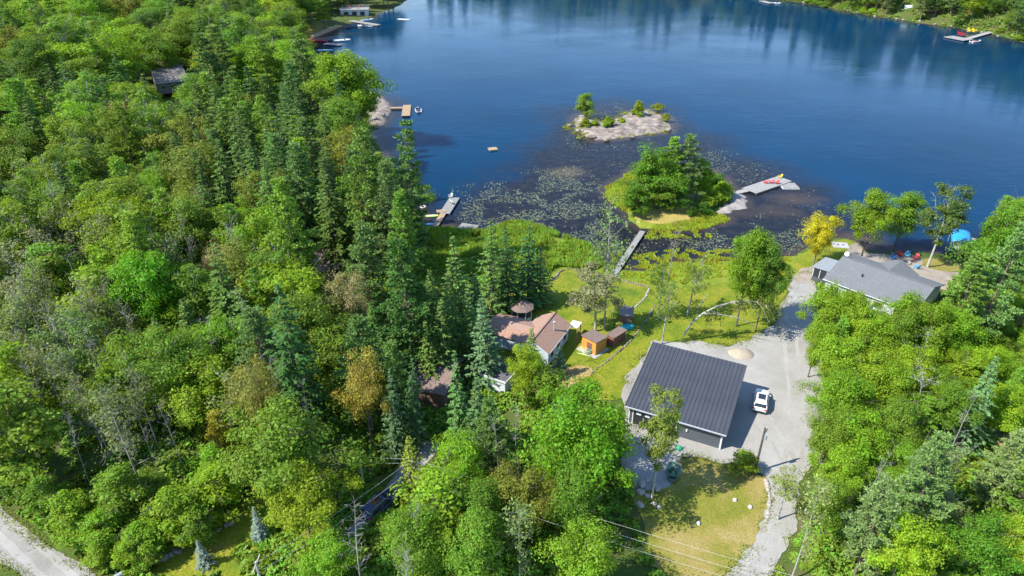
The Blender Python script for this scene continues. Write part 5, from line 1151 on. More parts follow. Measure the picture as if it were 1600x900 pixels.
# grey shingled house on the right shore
t, L_, W_ = gable_at('house', 'long low house with a light grey shingled roof beside the lake', (1317, 400), (1461, 449), (1401.5, 478), 4.7, 2.7, wall='offwhite', roof='greyroof', oh=.45)
hs_ = t; bpy.context.view_layer.update(); inv = t.matrix_world.inverted()
for u in (-.36, -.12, .12, .34): window(t, L_ * u, -W_ / 2 + .42, 1.4, 1.5, 1.1, 0)
for u in (-.36, .3): window(t, L_ * u, W_ / 2 - .42, 1.4, 1.5, 1.1, 0)
wq = inv @ U(1408, 406, ZG + 4.3); wr = inv @ U(1394, 421, ZG + 4.3); x0 = (wq.x + wr.x) / 2; y1 = max(wq.y, 4.5)
pf = [(-3.1, -.4), (3.1, -.4), (3.1, 2.4), (0, 4.0), (-3.1, 2.4)]
MB().loft([[(x0 + x, 1.6, z) for x, z in pf], [(x0 + x, y1 - .3, z) for x, z in pf]]).build('wing_wall', M['offwhite'], t)
for s in (-1, 1): MB().slab([(x0 + s * .004, .9, 4.32), (x0 + s * 3.6, .9, 2.5), (x0 + s * 3.6, y1, 2.5), (x0 + s * .004, y1, 4.32)], .16).build('wing_roof', M['greyroof'], t)
window(t, x0, y1 - .28, 1.5, 2.2, 1.5, 0)
so_ = inv @ U(1291, 420, ZG + 2.9); sx = min(-L_ / 2 - 1.4, so_.x); sr = MB().box((sx, -.6, .1), (3.6, 4.6, 1.0)).build('sunroom_wall', M['dkwall'], t)
MB().box((sx, -.6, 1.5), (3.5, 4.5, 1.8)).build('sunroom_glazing', M['glass'], t)
for yy in (-2.86, -1.35, .15, 1.66): MB().box((sx - 1.77, yy, 1.5), (.1, .1, 1.8)).build('sunroom_post', M['white'], t)
for xx in (-1.77, -.6, .6, 1.77): MB().box((sx + xx, -2.87, 1.5), (.1, .1, 1.8)).build('sunroom_post', M['white'], t)
MB().slab([(sx - 2.1, -3.2, 2.5), (sx + 2.0, -3.2, 2.7), (sx + 2.0, 2.0, 2.7), (sx - 2.1, 2.0, 2.5)], .1).build('sunroom_roof', M['alu'], t)
vl = inv @ U(1347, 432, ZG + 3.8)
MB().tube([(vl.x, vl.y, 3.3), (vl.x, vl.y, 4.3)], .12, 8).build('vent_pipe', M['black'], t)
dl_ = -L_ / 2 + .5
d_ = MB().tube([(dl_, .3, 4.5), (dl_, .3, 5.1)], .03, 6).build('dish_mast', M['galv'], t)
MB().lathe([(.02, 0), (.25, .03), (.42, .12), (.41, .14), (.24, .05), (.02, .02)], (0, 0, 0), 14).build('satellite_dish', M['white'], t).matrix_local = __import__('mathutils').Matrix.Translation((dl_, .25, 5.2)) @ __import__('mathutils').Matrix.Rotation(R(65), 4, 'X')

# ------------------------------------------------------------------ vehicles
def car(name, label, rear, front, body, zlift=.08):
    A, B = G(*rear), G(*front); ang, _ = frame_xy(A, B); c = (A + B) / 2
    t = thing(name, label, 'car', (c.x, c.y, tz(c.x, c.y) + zlift), ang)
    secs = []
    for x, w, zb, zt, nose in ((-2.32, .74, .42, .86, 1), (-2.26, .86, .30, .98, 1), (-1.95, .93, .24, 1.02, 1), (-1.2, .945, .22, 1.03, 1), (0, .945, .22, 1.01, 1), (.95, .94, .22, 1.0, 1), (1.5, .92, .23, .96, 1), (2.0, .88, .26, .86, 1), (2.26, .78, .32, .74, 1), (2.34, .62, .40, .62, 1)):
        zm = (zb + zt) / 2
        secs.append([(x, -w * .8, zb), (x, w * .8, zb), (x, w * .97, zb + .12), (x, w, zm), (x, w * .96, zt - .09), (x, w * .84, zt), (x, 0, zt + .035), (x, -w * .84, zt), (x, -w * .96, zt - .09), (x, -w, zm), (x, -w * .97, zb + .12)])
    MB().loft(secs).build('body', M[body], t, True)
    def ring(x0, x1, w, z, r=.16):
        P = []
        for sx, sy in ((x0, -1), (x1, -1), (x1, 1), (x0, 1)):
            ux = r if sx == x0 else -r
            P += [(sx + (ux if sx == x0 and sy == 1 or sx == x1 and sy == -1 else 0) * 0, sy * (w - .001), z)]
        return [(x0 + .12, -w, z), (x1 - .2, -w, z), (x1, -w * .72, z), (x1 + .05, 0, z), (x1, w * .72, z), (x1 - .2, w, z), (x0 + .12, w, z), (x0, w * .75, z), (x0 - .03, 0, z), (x0, -w * .75, z)]
    MB().loft([ring(-2.16, 1.12, .85, .98), ring(-2.05, .82, .80, 1.2), ring(-1.82, .36, .69, 1.56)]).build('window_glass', M['glass'], t, True)
    MB().loft([ring(-1.92, .34, .71, 1.545), ring(-1.88, .28, .69, 1.61), ring(-1.7, .12, .6, 1.645)]).build('roof', M[body], t, True)
    MB().box((-.62, 0, 1.66), (1.15, .92, .02)).build('sunroof', M['glass'], t)
    for s in (-1, 1):
        pl = MB(); pl.tube([(1.0, s * .82, 1.0), (.28, s * .67, 1.57)], .045, 5); pl.tube([(-.35, s * .855, 1.0), (-.45, s * .70, 1.57)], .04, 5); pl.tube([(-2.05, s * .80, 1.0), (-1.76, s * .66, 1.57)], .07, 5); pl.build('pillar', M[body], t, kind='stuff')
    MB().box((-2.0, 0, 1.585), (.3, 1.2, .04), 0, (1, .95)).build('spoiler', M[body], t)
    for s in (-1, 1):
        MB().box((-2.27, s * .70, .86), (.14, .34, .14)).build('tail_light', M['lens_red'], t); MB().box((2.17, s * .64, .70), (.2, .3, .12)).build('headlight', M['lens'], t)
        MB().box((.72, s * 1.0, 1.08), (.14, .22, .14)).build('mirror', M[body], t)
        MB().tube([(-1.5, s * .64, 1.67), (-.0, s * .63, 1.67)], .022, 5).build('roof_rail', M['galv'], t)
        for x in (-1.42, 1.42):
            w = MB().tube([(x, s * .72, .35), (x, s * .95, .35)], .35, 18).build('wheel', M['rubber'], t); MB().tube([(x, s * .94, .35), (x, s * .965, .35)], .22, 12).build('rim', M['alu'], w)
    MB().box((-2.33, 0, .62), (.03, .5, .13)).build('number_plate', M['white'], t); MB().box((-2.3, 0, .42), (.1, 1.3, .16)).build('bumper', M['black'], t)
    return t
car('parked_car', 'white sport utility car parked on the gravel lot beside the garage shadow', (1184, 656), (1191.5, 608), 'car')
car('parked_car', 'dark blue car half hidden under the trees on the side driveway', (586, 803), (606, 786), 'navy')
def wheelie(px, label):
    t = thing('wheelie_bin', label, 'bin', G(*px), .6); MB().box((0, 0, .55), (.5, .55, .95), 0, (1.2, 1.2)).build('body', M['black'], t); MB().box((0, 0, 1.07), (.66, .72, .08), 0, (.85, .85)).build('lid', M['black'], t)
    MB().tube([(-.3, .28, .12), (.3, .28, .12)], .11, 8).build('wheel', M['rubber'], t)
wheelie((593, 781), 'black wheelie bin on the side driveway, the one on the lawn side'); wheelie((611, 779), 'black wheelie bin beside the yellowish cedar on the side driveway')

# ------------------------------------------------------------------ poles and wires
def pole(px_base, top_py, label, mat, arm=0.0, xfmr=False):
    b = G(*px_base); h = 3.0
    while PX(b.x, b.y, b.z + h)[1] > top_py: h += .05
    t = thing('utility_pole', label, 'pole', (b.x, b.y, b.z - .1)); MB().tube([(0, 0, -.2), (0, 0, h * .5), (0, 0, h)], [.15, .13, .11], 9).build('pole', M[mat], t)
    if arm: MB().box((0, -.14, h - .5), (arm, .1, .12)).build('crossarm', M[mat], t)
    for k, z in enumerate((h - .12, h - .7, h - 1.1)): MB().lathe([(.03, 0), (.07, .02), (.05, .08), (.07, .12), (.03, .16)], (.16, 0, z), 8).build('insulator', M['galv'], t)
    if xfmr: MB().tube([(.22, -.12, h - 1.6), (.22, -.12, h - .9)], .17, 10).build('transformer', M['galv'], t); MB().tube([(.22, .02, h - .55), (.32, .1, h - .2)], .05, 6).build('bracket', M['black'], t)
    return Vector((b.x, b.y, b.z + h - .2))
P1 = pole((568, 756), 712, 'grey utility pole at the left end of the wires by the slim cedars', 'greypole')
P2 = pole((651, 780), 714, 'grey utility pole with several wires beside the yellowish cedar', 'greypole', 1.6)
P3 = pole((1179, 738), 668, 'dark slender utility pole at the corner of the gravel lot', 'polewood', 0, True)
def wire(a, b, label, sag=.35, off=(0, 0, 0), rad=.011):
    a = Vector(a) + Vector(off); b = Vector(b) + Vector(off); pts = []
    for i in range(13):
        t = i / 12; p = a.lerp(b, t); p.z -= sag * 4 * t * (1 - t); pts.append(p)
    o = MB().tube(pts, rad, 5).build('power_line', M['wire']); return tag(o, label, 'wire')
wire(P1, P2, 'upper of the two wires between the grey utility poles', .1); wire(P1, P2, 'lower of the two wires between the grey utility poles', .35, (0, 0, -.5))
WL = U(400, 880, 7.0); WR = U(1330, 925, 8.0)
wire(P2, WL, 'upper wire slanting down from the cedar side pole over the side lawn', .5); wire(P2, WL, 'lower wire slanting down from the cedar side pole over the side lawn', .7, (.6, -.3, -.5))
for k, w_ in enumerate(('uppermost', 'middle', 'lowest')): wire(P2, WR, '%s of the three long wires running over the bottom woods to the right' % w_, .5, (0, -.9 * k, -.35 * k))
def far_pole(p, label):
    z = tz(p.x, p.y); t = thing('utility_pole', label, 'pole', (p.x, p.y, z)); MB().tube([(0, 0, -.2), (0, 0, p.z - z + .2)], [.15, .11], 9).build('pole', M['greypole'], t); MB().box((0, 0, p.z - z - .1), (.1, 2.0, .12)).build('crossarm', M['greypole'], t)
far_pole(WL, 'grey pole at the lower end of the wires over the side lawn')

# ------------------------------------------------------------------ docks, boats and lake things
def plank_deck(t, x0, x1, y0, y1, z, mat, along='x', w=.16, name='deck_board'):
    mb = MB()
    a0, a1 = (x0, x1) if along == 'x' else (y0, y1); n = max(2, int((a1 - a0) / w)); s = (a1 - a0) / n; r = random.Random(n)
    for k in range(n):
        c = a0 + (k + .5) * s; dz = r.uniform(-.008, .008)
        if along == 'x': mb.box((c, (y0 + y1) / 2, z + dz), (s * .88, (y1 - y0) + r.uniform(-.02, .02), .05))
        else: mb.box(((x0 + x1) / 2, c, z + dz), ((x1 - x0) + r.uniform(-.02, .02), s * .88, .05))
    return mb.build(name, M[mat], t, kind='stuff')
def dock(label, pa, pb, width, mat='deckgrey', z=.42, posts=True, name='dock', cat='dock', group=None):
    """a straight run of planks from one point of the waterline to another"""
    A, B = U(*pa, z), U(*pb, z); ang, L = frame_xy(A, B); t = thing(name, label, cat, (A.x, A.y, 0), ang, group)
    plank_deck(t, 0, L, -width / 2, width / 2, z, mat)
    for s in (-1, 1): MB().box((L / 2, s * (width / 2 - .08), z - .14), (L - .1, .1, .2)).build('stringer', M[mat], t)
    if posts:
        n = max(2, int(L / 3) + 1)
        for k in range(n):
            for s in (-1, 1): MB().tube([(.2 + (L - .4) * k / (n - 1), s * (width / 2 - .02), -1.2), (.2 + (L - .4) * k / (n - 1), s * (width / 2 - .02), z + .12)], .06, 6).build('post', M[mat], t)
    else:
        for s in (-1, 1): MB().tube([(.1, s * width * .3, z - .3), (L - .1, s * width * .3, z - .3)], .22, 8).build('float', M['black'], t)
    return t, L
def hull(t, L, Wd, h, mat, bow=.35, stern=.85, name='hull', z=0.0):
    secs = []; n = 10
    for i in range(n + 1):
        u = i / n; w = Wd / 2 * (stern + (1 - stern) * min(1, u * 3)) if u < .5 else Wd / 2 * max(.03, 1 - ((u - .5) / .5) ** 2.2)
        hh = h * (1 + .25 * u * u); x = -L / 2 + L * u; kl = .25 * h * max(0, (u - .75) * 4)
        secs.append([(x, -w * .62, z - .15 + kl), (x, w * .62, z - .15 + kl), (x, w * .95, z + hh * .35), (x, w, z + hh), (x, w * .86, z + hh + .03), (x, w * .8, z + hh * .8), (x, -w * .8, z + hh * .8), (x, -w * .86, z + hh + .03), (x, -w, z + hh), (x, -w * .95, z + hh * .35)])
    return MB().loft(secs).build(name, M[mat], t, True)
def boat(label, p, ang, L, Wd, mat, inner, shield=True, motor=True, z=0.0, h=.55, name='motor_boat', cat='boat', group=None):
    t = thing(name, label, cat, (p.x, p.y, z), ang, group); hull(t, L, Wd, h, mat)
    MB().loft([[(-L * .42, y, h * .86) for y in (-Wd * .36, Wd * .36)] + [(-L * .42, y, h * 1.1) for y in (Wd * .33, -Wd * .33)], [(L * .12, y, h * .86) for y in (-Wd * .36, Wd * .36)] + [(L * .12, y, h * 1.1) for y in (Wd * .33, -Wd * .33)]]).build('cover', M[inner], t)
    if shield: MB().loft([[(L * .13, -Wd * .38, h), (L * .17, -Wd * .38, h), (L * .08, -Wd * .34, h + .42), (L * .06, -Wd * .34, h + .42)], [(L * .2, 0, h), (L * .23, 0, h), (L * .13, 0, h + .45), (L * .1, 0, h + .45)], [(L * .13, Wd * .38, h), (L * .17, Wd * .38, h), (L * .08, Wd * .34, h + .42), (L * .06, Wd * .34, h + .42)]]).build('windshield', M['glass'], t)
    if motor:
        m = MB().box((-L / 2 - .18, 0, h + .12), (.34, .34, .5), 0, (.8, .8)).build('outboard_motor', M['black'], t); MB().box((-L / 2 - .2, 0, h - .5), (.14, .1, .9)).build('shaft', M['black'], m)
    return t
def adirondack(p, z, ang, mat, label, group=None, s=1.0):
    t = thing('adirondack_chair', label, 'chair', (p[0], p[1], z), ang, group); t.scale = (s, s, s)
    mb = MB()
    for k in range(5): mb.box((.28 - k * .12, 0, .36 - k * .035), (.105, .52, .025), 0, (1, 1), 0, .28)
    mb.build('seat', M[mat], t)
    mb = MB()
    for k in range(5):
        y = (k - 2) * .115; hh = .82 - .05 * abs(k - 2)
        mb.slab([(-.25, y - .05, .22), (-.25, y + .05, .22), (-.25 - hh * .42, y + .055, .22 + hh * .9), (-.25 - hh * .42, y - .055, .22 + hh * .9)], .03)
    mb.build('backrest', M[mat], t)
    for sy in (-1, 1):
        MB().box((0, sy * .34, .56), (.75, .14, .028)).build('armrest', M[mat], t)
        MB().box((.3, sy * .3, .275), (.1, .03, .55)).build('leg', M[mat], t); MB().slab([(.3, sy * .29, .38), (.3, sy * .26, .38), (-.55, sy * .26, .08), (-.55, sy * .29, .08)], .1).build('rear_leg', M[mat], t)
    return t
# boardwalk to the peninsula
bw, L_ = dock('long weathered grey boardwalk crossing the marsh to the peninsula', (948, 446), (1004, 361), 1.15, 'deckgrey', .45, True, 'boardwalk', 'boardwalk')
# peninsula dock
dk, L_ = dock('narrow plank gangway from the rock shelf to the peninsula dock', (1141, 303), (1172, 296), 1.5, 'decklight', .45, True, 'gangway', 'gangway')
A, B = U(1170, 298, .5), U(1226, 279, .5); ang, L_ = frame_xy(A, B)
dk = thing('dock', 'long floating dock of bleached planks off the peninsula with red chairs on it', 'dock', (A.x, A.y, 0), ang)
for k in range(5): plank_deck(dk, L_ * k / 5 + .03, L_ * (k + 1) / 5 - .03, -2.0, 2.0, .5, 'decklight', 'y', .18, 'deck_section')
for s in (-1, 1): MB().box((L_ / 2, s * 1.98, .34), (L_, .12, .26)).build('edge_beam', M['decklight'], dk); MB().tube([(.3, s * 1.3, .05), (L_ - .3, s * 1.3, .05)], .24, 8).build('float', M['black'], dk)
bpy.context.view_layer.update()
for k, (u, v) in enumerate(((.52, .7), (.60, -.1), (.66, -1.0))):
    q = dk.matrix_world @ Vector((L_ * u, v, .53)); adirondack(q, .53, ang + 2.4 + .2 * k, 'red', ('red slatted chair on the peninsula dock, nearest the open lake', 'red slatted chair on the peninsula dock, the middle of three', 'red slatted chair on the peninsula dock, nearest the marsh side')[k])
q = dk.matrix_world @ Vector((L_ * .95, .9, .53)); adirondack(q, .53, ang + 2.8, 'yellow', 'yellowish slatted chair at the outer corner of the peninsula dock')
rf = thing('swim_raft', 'square grey float moored at the outer end of the peninsula dock', 'raft', (U(1233, 290, .3).x, U(1233, 290, .3).y, 0), ang - .62)
plank_deck(rf, -1.9, 1.9, -1.7, 1.7, .32, 'deckgrey'); MB().box((0, 0, .12), (3.9, 3.5, .32)).build('float_frame', M['white'], rf)
tl = thing('lounger', 'teal reclining lounger on the peninsula by the round dark bush', 'lounger', G(1101, 290), .5)
MB().slab([(-1.0, -.4, .4), (-1.0, .4, .4), (.5, .4, .35), (.5, -.4, .35)], .06).build('seat', M['teal'], tl); MB().slab([(.5, -.4, .35), (.5, .4, .35), (1.2, .4, .95), (1.2, -.4, .95)], .06).build('backrest', M['teal'], tl)
for x in (-.9, .6):
    for y in (-.36, .36): MB().box((x, y, .18), (.05, .05, .36)).build('leg', M['alu'], tl)
# left dock with platforms and toys
d1, L1 = dock('tan plank dock walkway running out from the green shore left of the reeds', (679, 354), (694, 331), 1.25, 'decktan')
d2, L2 = dock('wide grey plank dock end with white chairs left of the lily pads', (694.5, 333.5), (710.5, 308.5), 2.3, 'deckgrey', .47)
d3, L3 = dock('short tan side plank jutting from the middle of the left dock', (682, 330), (697, 329), 1.3, 'decktan', .53)
q = U(704, 308.5, .5); adirondack(q, .5, -2.2, 'white', 'white slatted chair at the outer tip of the left dock')
def bench(p, z, ang, mat, label):
    t = thing('bench', label, 'bench', (p.x, p.y, z), ang)
    for k in range(3): MB().box((0, (k - 1) * .16, .45), (1.5, .13, .04)).build('slat', M[mat], t)
    for k in range(2): MB().box((0, .27, .62 + k * .16), (1.5, .04, .13)).build('back_slat', M[mat], t)
    for sx in (-.65, .65): MB().box((sx, 0, .22), (.07, .45, .42)).build('leg', M[mat], t); MB().box((sx, .25, .6), (.06, .05, .45)).build('back_post', M[mat], t)
bench(U(706, 318, .5), .5, 2.0, 'white', 'white slatted bench in the middle of the wide left dock end')
rg = thing('swim_ring', 'white and orange swim ring floating left of the tan dock', 'swim ring', (*U(661, 324, 0).xy, .12))
tor = MB(); secs = [[((.55 + .17 * math.cos(b)) * math.cos(a), (.55 + .17 * math.cos(b)) * math.sin(a), .17 * math.sin(b)) for b in np.linspace(0, 6.283, 9)[:-1]] for a in np.linspace(0, 6.2832, 19)]
tor.loft(secs, True, False).build('tube', M['white'], rg, True)
for k in range(4):
    a0 = k * 1.5708; MB().loft([[((.55 + .18 * math.cos(b)) * math.cos(a), (.55 + .18 * math.cos(b)) * math.sin(a), .18 * math.sin(b)) for b in np.linspace(0, 6.283, 9)[:-1]] for a in np.linspace(a0, a0 + .5, 4)]).build('band', M['orange'], rg, True)
def board(px, L, Wd, ang, mat, label, name='paddle_board', cat='paddle board', z=.03):
    p = U(*px, z); t = thing(name, label, cat, (p.x, p.y, z), ang)
    P = [(L / 2 * math.cos(a) * (1 if abs(math.cos(a)) < .95 else .97), Wd / 2 * math.copysign(abs(math.sin(a)) ** .6, math.sin(a))) for a in np.linspace(0, 6.2832, 21)[:-1]]
    MB().prism(P, 0, .12).build('deck', M[mat], t); MB().prism([(x * .45 - .2, y * .6) for x, y in P], .121, .135).build('pad', M['white'], t); return t
board((675, 337.5), 2.9, .95, .1, 'lime', 'lime green paddle board floating beside the tan dock')
board((672, 350.5), 1.9, .9, .15, 'lblue', 'light blue board lying at the shore end of the tan dock')
gp_ = thing('platform', 'square weathered grey wooden platform at the reedy shore by the lakeside firs', 'platform', (*U(731, 355, .5).xy, 0), -.35)
plank_deck(gp_, -1.9, 1.9, -1.5, 1.5, .55, 'deckgrey', 'y'); MB().box((0, 0, .42), (3.7, 2.9, .18)).build('frame', M['deckgrey'], gp_)
for x in (-1.7, 1.7):
    for y in (-1.3, 1.3): MB().tube([(x, y, -.6), (x, y, .62)], .07, 6).build('post', M['deckgrey'], gp_)
rb = G(688, 376); rt = thing('rowing_boat', 'upturned aluminium rowing boat lying on the grass below the tan dock', 'boat', (rb.x, rb.y, rb.z + .45), math.radians(52))
hb = hull(rt, 3.6, 1.35, .42, 'alu', stern=.8); hb.rotation_euler = (math.pi, 0, 0); hb.location.z = .1
MB().tube([(-1.6, 0, .26), (0, 0, .28), (1.5, 0, .16)], .035, 5).build('keel', M['galv'], rt)
adirondack(G(654, 353), tz(*G(654, 353).xy), -1.0, 'white', 'white slatted chair on the shore left of the light blue board')
sr = thing('swim_raft', 'small tan wooden swim raft floating alone in the open water', 'raft', (*U(770, 232.5, .3).xy, 0), .3)
plank_deck(sr, -1.2, 1.2, -1.1, 1.1, .35, 'decktan'); MB().box((0, 0, .15), (2.3, 2.1, .3)).build('float_frame', M['decktan'], sr)
for s in (-.2, .2): MB().tube([(-1.28, s, -.4), (-1.28, s, .75)], .03, 6).build('ladder_rail', M['alu'], sr)
for z in (-.1, .15, .4): MB().tube([(-1.28, -.2, z), (-1.28, .2, z)], .025, 5).build('ladder_rung', M['alu'], sr)
# rock point dock and its boat
dock('tan plank gangway from the pale rock point', (606, 168.5), (630, 168), 1.6, 'decktan', .5, name='gangway', cat='gangway')
d4, L4 = dock('tan plank dock platform off the pale rock point', (634, 181), (636, 164), 2.6, 'decktan', .5)
bt = boat('white motor boat with dark cover moored off the rock point dock', U(653.5, 172, .3), R(102), 4.8, 2.1, 'white', 'navy')
# blue covered boat lift
bl = thing('boat_lift', 'boat lift under a bright blue tarpaulin at the right shore', 'boat lift', (*U(1497, 384, .5).xy, 0), R(62))
secs = []
for x in np.linspace(-3.0, 3.0, 7):
    secs.append([(x, y, 2.3 + .75 * math.cos(y / 1.75 * 1.45) ** .8 - (.12 * abs(x) / 3) + .05 * math.sin(x * 4 + y * 3)) for y in np.linspace(-1.75, 1.75, 9)] + [(x, y, 2.22 + .73 * math.cos(y / 1.75 * 1.45) ** .8 - (.12 * abs(x) / 3)) for y in np.linspace(1.7, -1.7, 9)])
MB().loft(secs).build('tarpaulin', M['tarp'], bl, True)
for x in (-2.7, 2.7):
    for y in (-1.6, 1.6): MB().box((x, y, .7), (.1, .1, 3.2)).build('post', M['galv'], bl)
for y in (-1.6, 1.6): MB().box((0, y, 2.2), (5.4, .08, .1)).build('rail', M['galv'], bl)
boat('white boat sheltered under the bright blue tarpaulin', U(1497, 384, .5), R(62), 5.0, 2.0, 'white', 'alu', False, False, .7)
dock('pale grey dock beside the blue covered boat lift', (1504, 396), (1520, 372), 1.6, 'decklight', .5)
# patio chairs on the right shore
pt = []
for k, (a, b, m, l) in enumerate(((1396.5, 405, 'blue', 'blue slatted chair at the left end of the patio circle'), (1405, 402, 'red', 'red slatted chair next to the dark blue chair on the patio'), (1416.5, 402, 'lblue', 'light blue slatted chair between the two red patio chairs'), (1429.5, 406, 'red', 'red slatted chair on the right side of the patio circle'), (1431.5, 420, 'lblue', 'light blue slatted chair nearest the house roof on the patio'))):
    p = G(a, b); c = G(1415, 413); adirondack(p, tz(p.x, p.y) + .06, math.atan2(c.y - p.y, c.x - p.x), m, l, None, 1.15)
fp = G(1416, 412); t = thing('fire_pit', 'round stone fire pit amid the patio chairs', 'fire pit', (fp.x, fp.y, fp.z + .05))
for k in range(10): MB().box((.6 * math.cos(k * .6283), .6 * math.sin(k * .6283), .18), (.24, .34, .36), k * .6283).build('stone', M['stone'], t)
MB().lathe([(.02, 0), (.5, 0), (.5, .1), (.02, .12)], (0, 0, .02), 10).build('ash_bed', M['black'], t)
cp = G(1313, 384); t = thing('canoe_rack', 'pale concrete pad with two dark hatches on the shore lawn by the golden tree', 'concrete pad', (cp.x, cp.y, cp.z + .05), -.2); t.name = 'concrete_pad'
MB().box((0, 0, .06), (3.0, 2.6, .16)).build('slab', M['concrete'], t)
for x in (-.5, .5): MB().box((x, .1, .17), (.35, .3, .08)).build('hatch', M['navy'], t)

# front yard things
p = G(1050, 741); t = thing('rowing_boat', 'small dark green plastic pond boat on the gravel behind the slender tree', 'boat', (p.x, p.y, p.z + .1), R(76))
ov = lambda a, b, z: [(a * math.copysign(abs(math.cos(w)) ** .75, math.cos(w)), b * math.copysign(abs(math.sin(w)) ** .75, math.sin(w)), z) for w in np.linspace(0, 6.2832, 19)[:-1]]
MB().loft([ov(1.25, .45, 0), ov(1.5, .62, .25), ov(1.55, .66, .42), ov(1.42, .55, .44), ov(1.3, .45, .2)]).build('hull', M['dkgreen'], t, True)
MB().box((.35, 0, .36), (.4, .9, .1)).build('seat', M['dkgreen'], t); MB().lathe([(.18, 0), (.18, .25), (.05, .3)], (.3, 0, .42), 8).build('swivel_seat', M['black'], t); MB().box((-.7, 0, .36), (.3, .9, .1)).build('seat', M['dkgreen'], t)
def cap(px, r, h, mat, label, nm='tank_lid', cat='tank lid'):
    p = G(*px); t = thing(nm, label, cat, p); MB().lathe([(r, -.05), (r, h * .5), (r * .85, h * .85), (r * .3, h), (.02, h * 1.02)], (0, 0, 0), 14).build('dome', M[mat], t, True); MB().lathe([(r * 1.15, 0), (r * 1.15, h * .2), (r * .98, h * .24)], (0, 0, -.02), 14).build('rim', M[mat], t)
cap((1061, 702), .36, .45, 'lidgreen', 'green domed tank lid on the gravel in front of the garage')
cap((1148, 782), .22, .3, 'white', 'white round cap on the dry lawn, left of the pair', 'vent_cap', 'vent cap'); cap((1172, 793), .22, .3, 'white', 'white round cap on the dry lawn, close to the driveway edge', 'vent_cap', 'vent cap'); cap((1091, 819), .2, .35, 'white', 'white round cap in the shaded part of the dry lawn', 'vent_cap', 'vent cap')
p = G(197, 897); t = thing('culvert_pipe', 'pale green pipe end sticking out at the road verge', 'pipe', (p.x, p.y, p.z + .3), R(40)); MB().tube([(-1.0, 0, 0), (1.0, 0, .1)], .26, 12).build('pipe', M['alu'], t); MB().tube([(1.0, 0, .1), (1.06, 0, .1)], .29, 12).build('collar', M['galv'], t)
adirondack(G(895, 472), tz(*G(895, 472).xy) + .05, -1.2, 'white', 'white slatted chair standing alone on the lawn behind the cottage')
# bent birch
p = G(1065, 535); t = thing('bent_birch', 'white birch bent over in a long arch above the lawn behind the garage', 'tree', (p.x, p.y, p.z - .1))
mb = MB(); arch = [(0, 0, 0), (.35, .1, 1.8), (1.2, .2, 3.6), (2.6, .3, 5.1), (4.4, .4, 6.2), (6.6, .5, 6.9), (8.6, .6, 7.1), (10.4, .6, 6.9), (11.8, .6, 6.3)]
mb.tube(arch, [.15, .145, .14, .13, .115, .10, .08, .05, .02], 8); mb.tube([(2.6, .3, 5.1), (4.6, -.2, 5.3), (7.2, -.5, 5.0), (9.6, -.7, 4.0), (11, -.8, 2.9)], [.08, .075, .06, .04, .015], 7); mb.tube([(1.2, .2, 3.6), (1.9, .5, 6.2), (3.0, .6, 8.4)], [.1, .07, .02], 6); mb.build('trunk', M['birchbark'], t, True)
rr = np.random.default_rng(4); lv = []
for k in range(24):
    i = rr.integers(3, 9); a = np.array(arch[min(i, 8)]); e = a + np.array([rr.uniform(.5, 3.6), rr.normal() * 1.2, -rr.uniform(.2, 2.6)])
    mb = MB(); pts = limb(mb, a, e, .045, .012, rr, 4, 5, .14, .12); mb.build('branch', M['birchbark'], t)
    for q in range(3): lv.append(np.array(pts[2 + q]) + rr.normal(size=(22, 3)) * .32)
lv = np.concatenate(lv); ob = add_obj('crown', quads_mesh('crown', leaves(lv, unit(rr.normal(size=lv.shape) + np.array([0, 0, .5])), .26, rr), M['leaf']), t); ob.color = (.14, .19, .03, 1)

# far left shore: boathouse, docks and boats
q = U(553, 26, 0); t = thing('boathouse', 'pale two storey boathouse with railed roof deck at the upper left shore', 'boathouse', (q.x, q.y + 4, 0), .12)
MB().box((0, 0, 1.6), (15, 9, 4.0)).build('wall', M['offwhite'], t); plank_deck(t, -8, 8, -5.2, 5, 3.7, 'decklight', 'x', .3)
for k in range(13):
    for s in (-5.1, 4.9): MB().box((-7.8 + k * 1.3, s, 4.3), (.12, .12, 1.2)).build('railing_post', M['white'], t)
for s in (-5.1, 4.9): MB().box((0, s, 4.86), (15.8, .1, .1)).build('railing', M['white'], t); MB().box((0, s, 4.3), (15.8, .07, .08)).build('railing', M['white'], t)
for k in range(3): window(t, -4.5 + k * 4.5, -4.52, 1.6, 2.6, 2.2, 0, 'white', 'glass')
adirondack((q.x - 3, q.y + 3), 3.75, -1.5, 'red', 'tiny red chair on the boathouse deck, left of the other', None, 1.3); adirondack((q.x + 2, q.y + 4), 3.75, -1.5, 'red', 'tiny red chair on the boathouse deck, nearer the open lake', None, 1.3)
dock('pale plank dock in front of the boathouse', (548, 32), (592, 39), 3.2, 'decklight', .6)
boat('white runabout with dark interior moored at the boathouse dock', U(571, 40.5, .3), R(172), 8.5, 3.0, 'white', 'black')
boat('white boat with a blue canopy tied behind the boathouse dock', U(574, 31, .3), R(40), 7.5, 3.0, 'white', 'blue')
sm = thing('swim_mat', 'pale floating swim mat alone on the far water', 'swim mat', (*U(631, 30.5, 0).xy, .05), -.35); MB().box((0, 0, .05), (7.2, 3.0, .14)).build('mat', M['white'], sm); MB().box((0, 0, .125), (6.4, 2.2, .03)).build('inlay', M['offwhite'], sm)
sw_ = [G(487, 60), G(527, 43)]; ang, L_ = frame_xy(*sw_); t = thing('seawall', 'tan timber seawall along the far left lawn', 'seawall', (sw_[0].x, sw_[0].y, .2), ang); MB().box((L_ / 2, 0, .3), (L_, 1.6, 1.2)).build('timber_wall', M['decktan'], t); MB().box((L_ / 2, 0, .93), (L_, 1.9, .1)).build('capping', M['decktan'], t)
boat('red hulled boat at the shore end of the seawall', U(498, 63.5, .3), R(175), 8.5, 2.8, 'red', 'maroon', False)
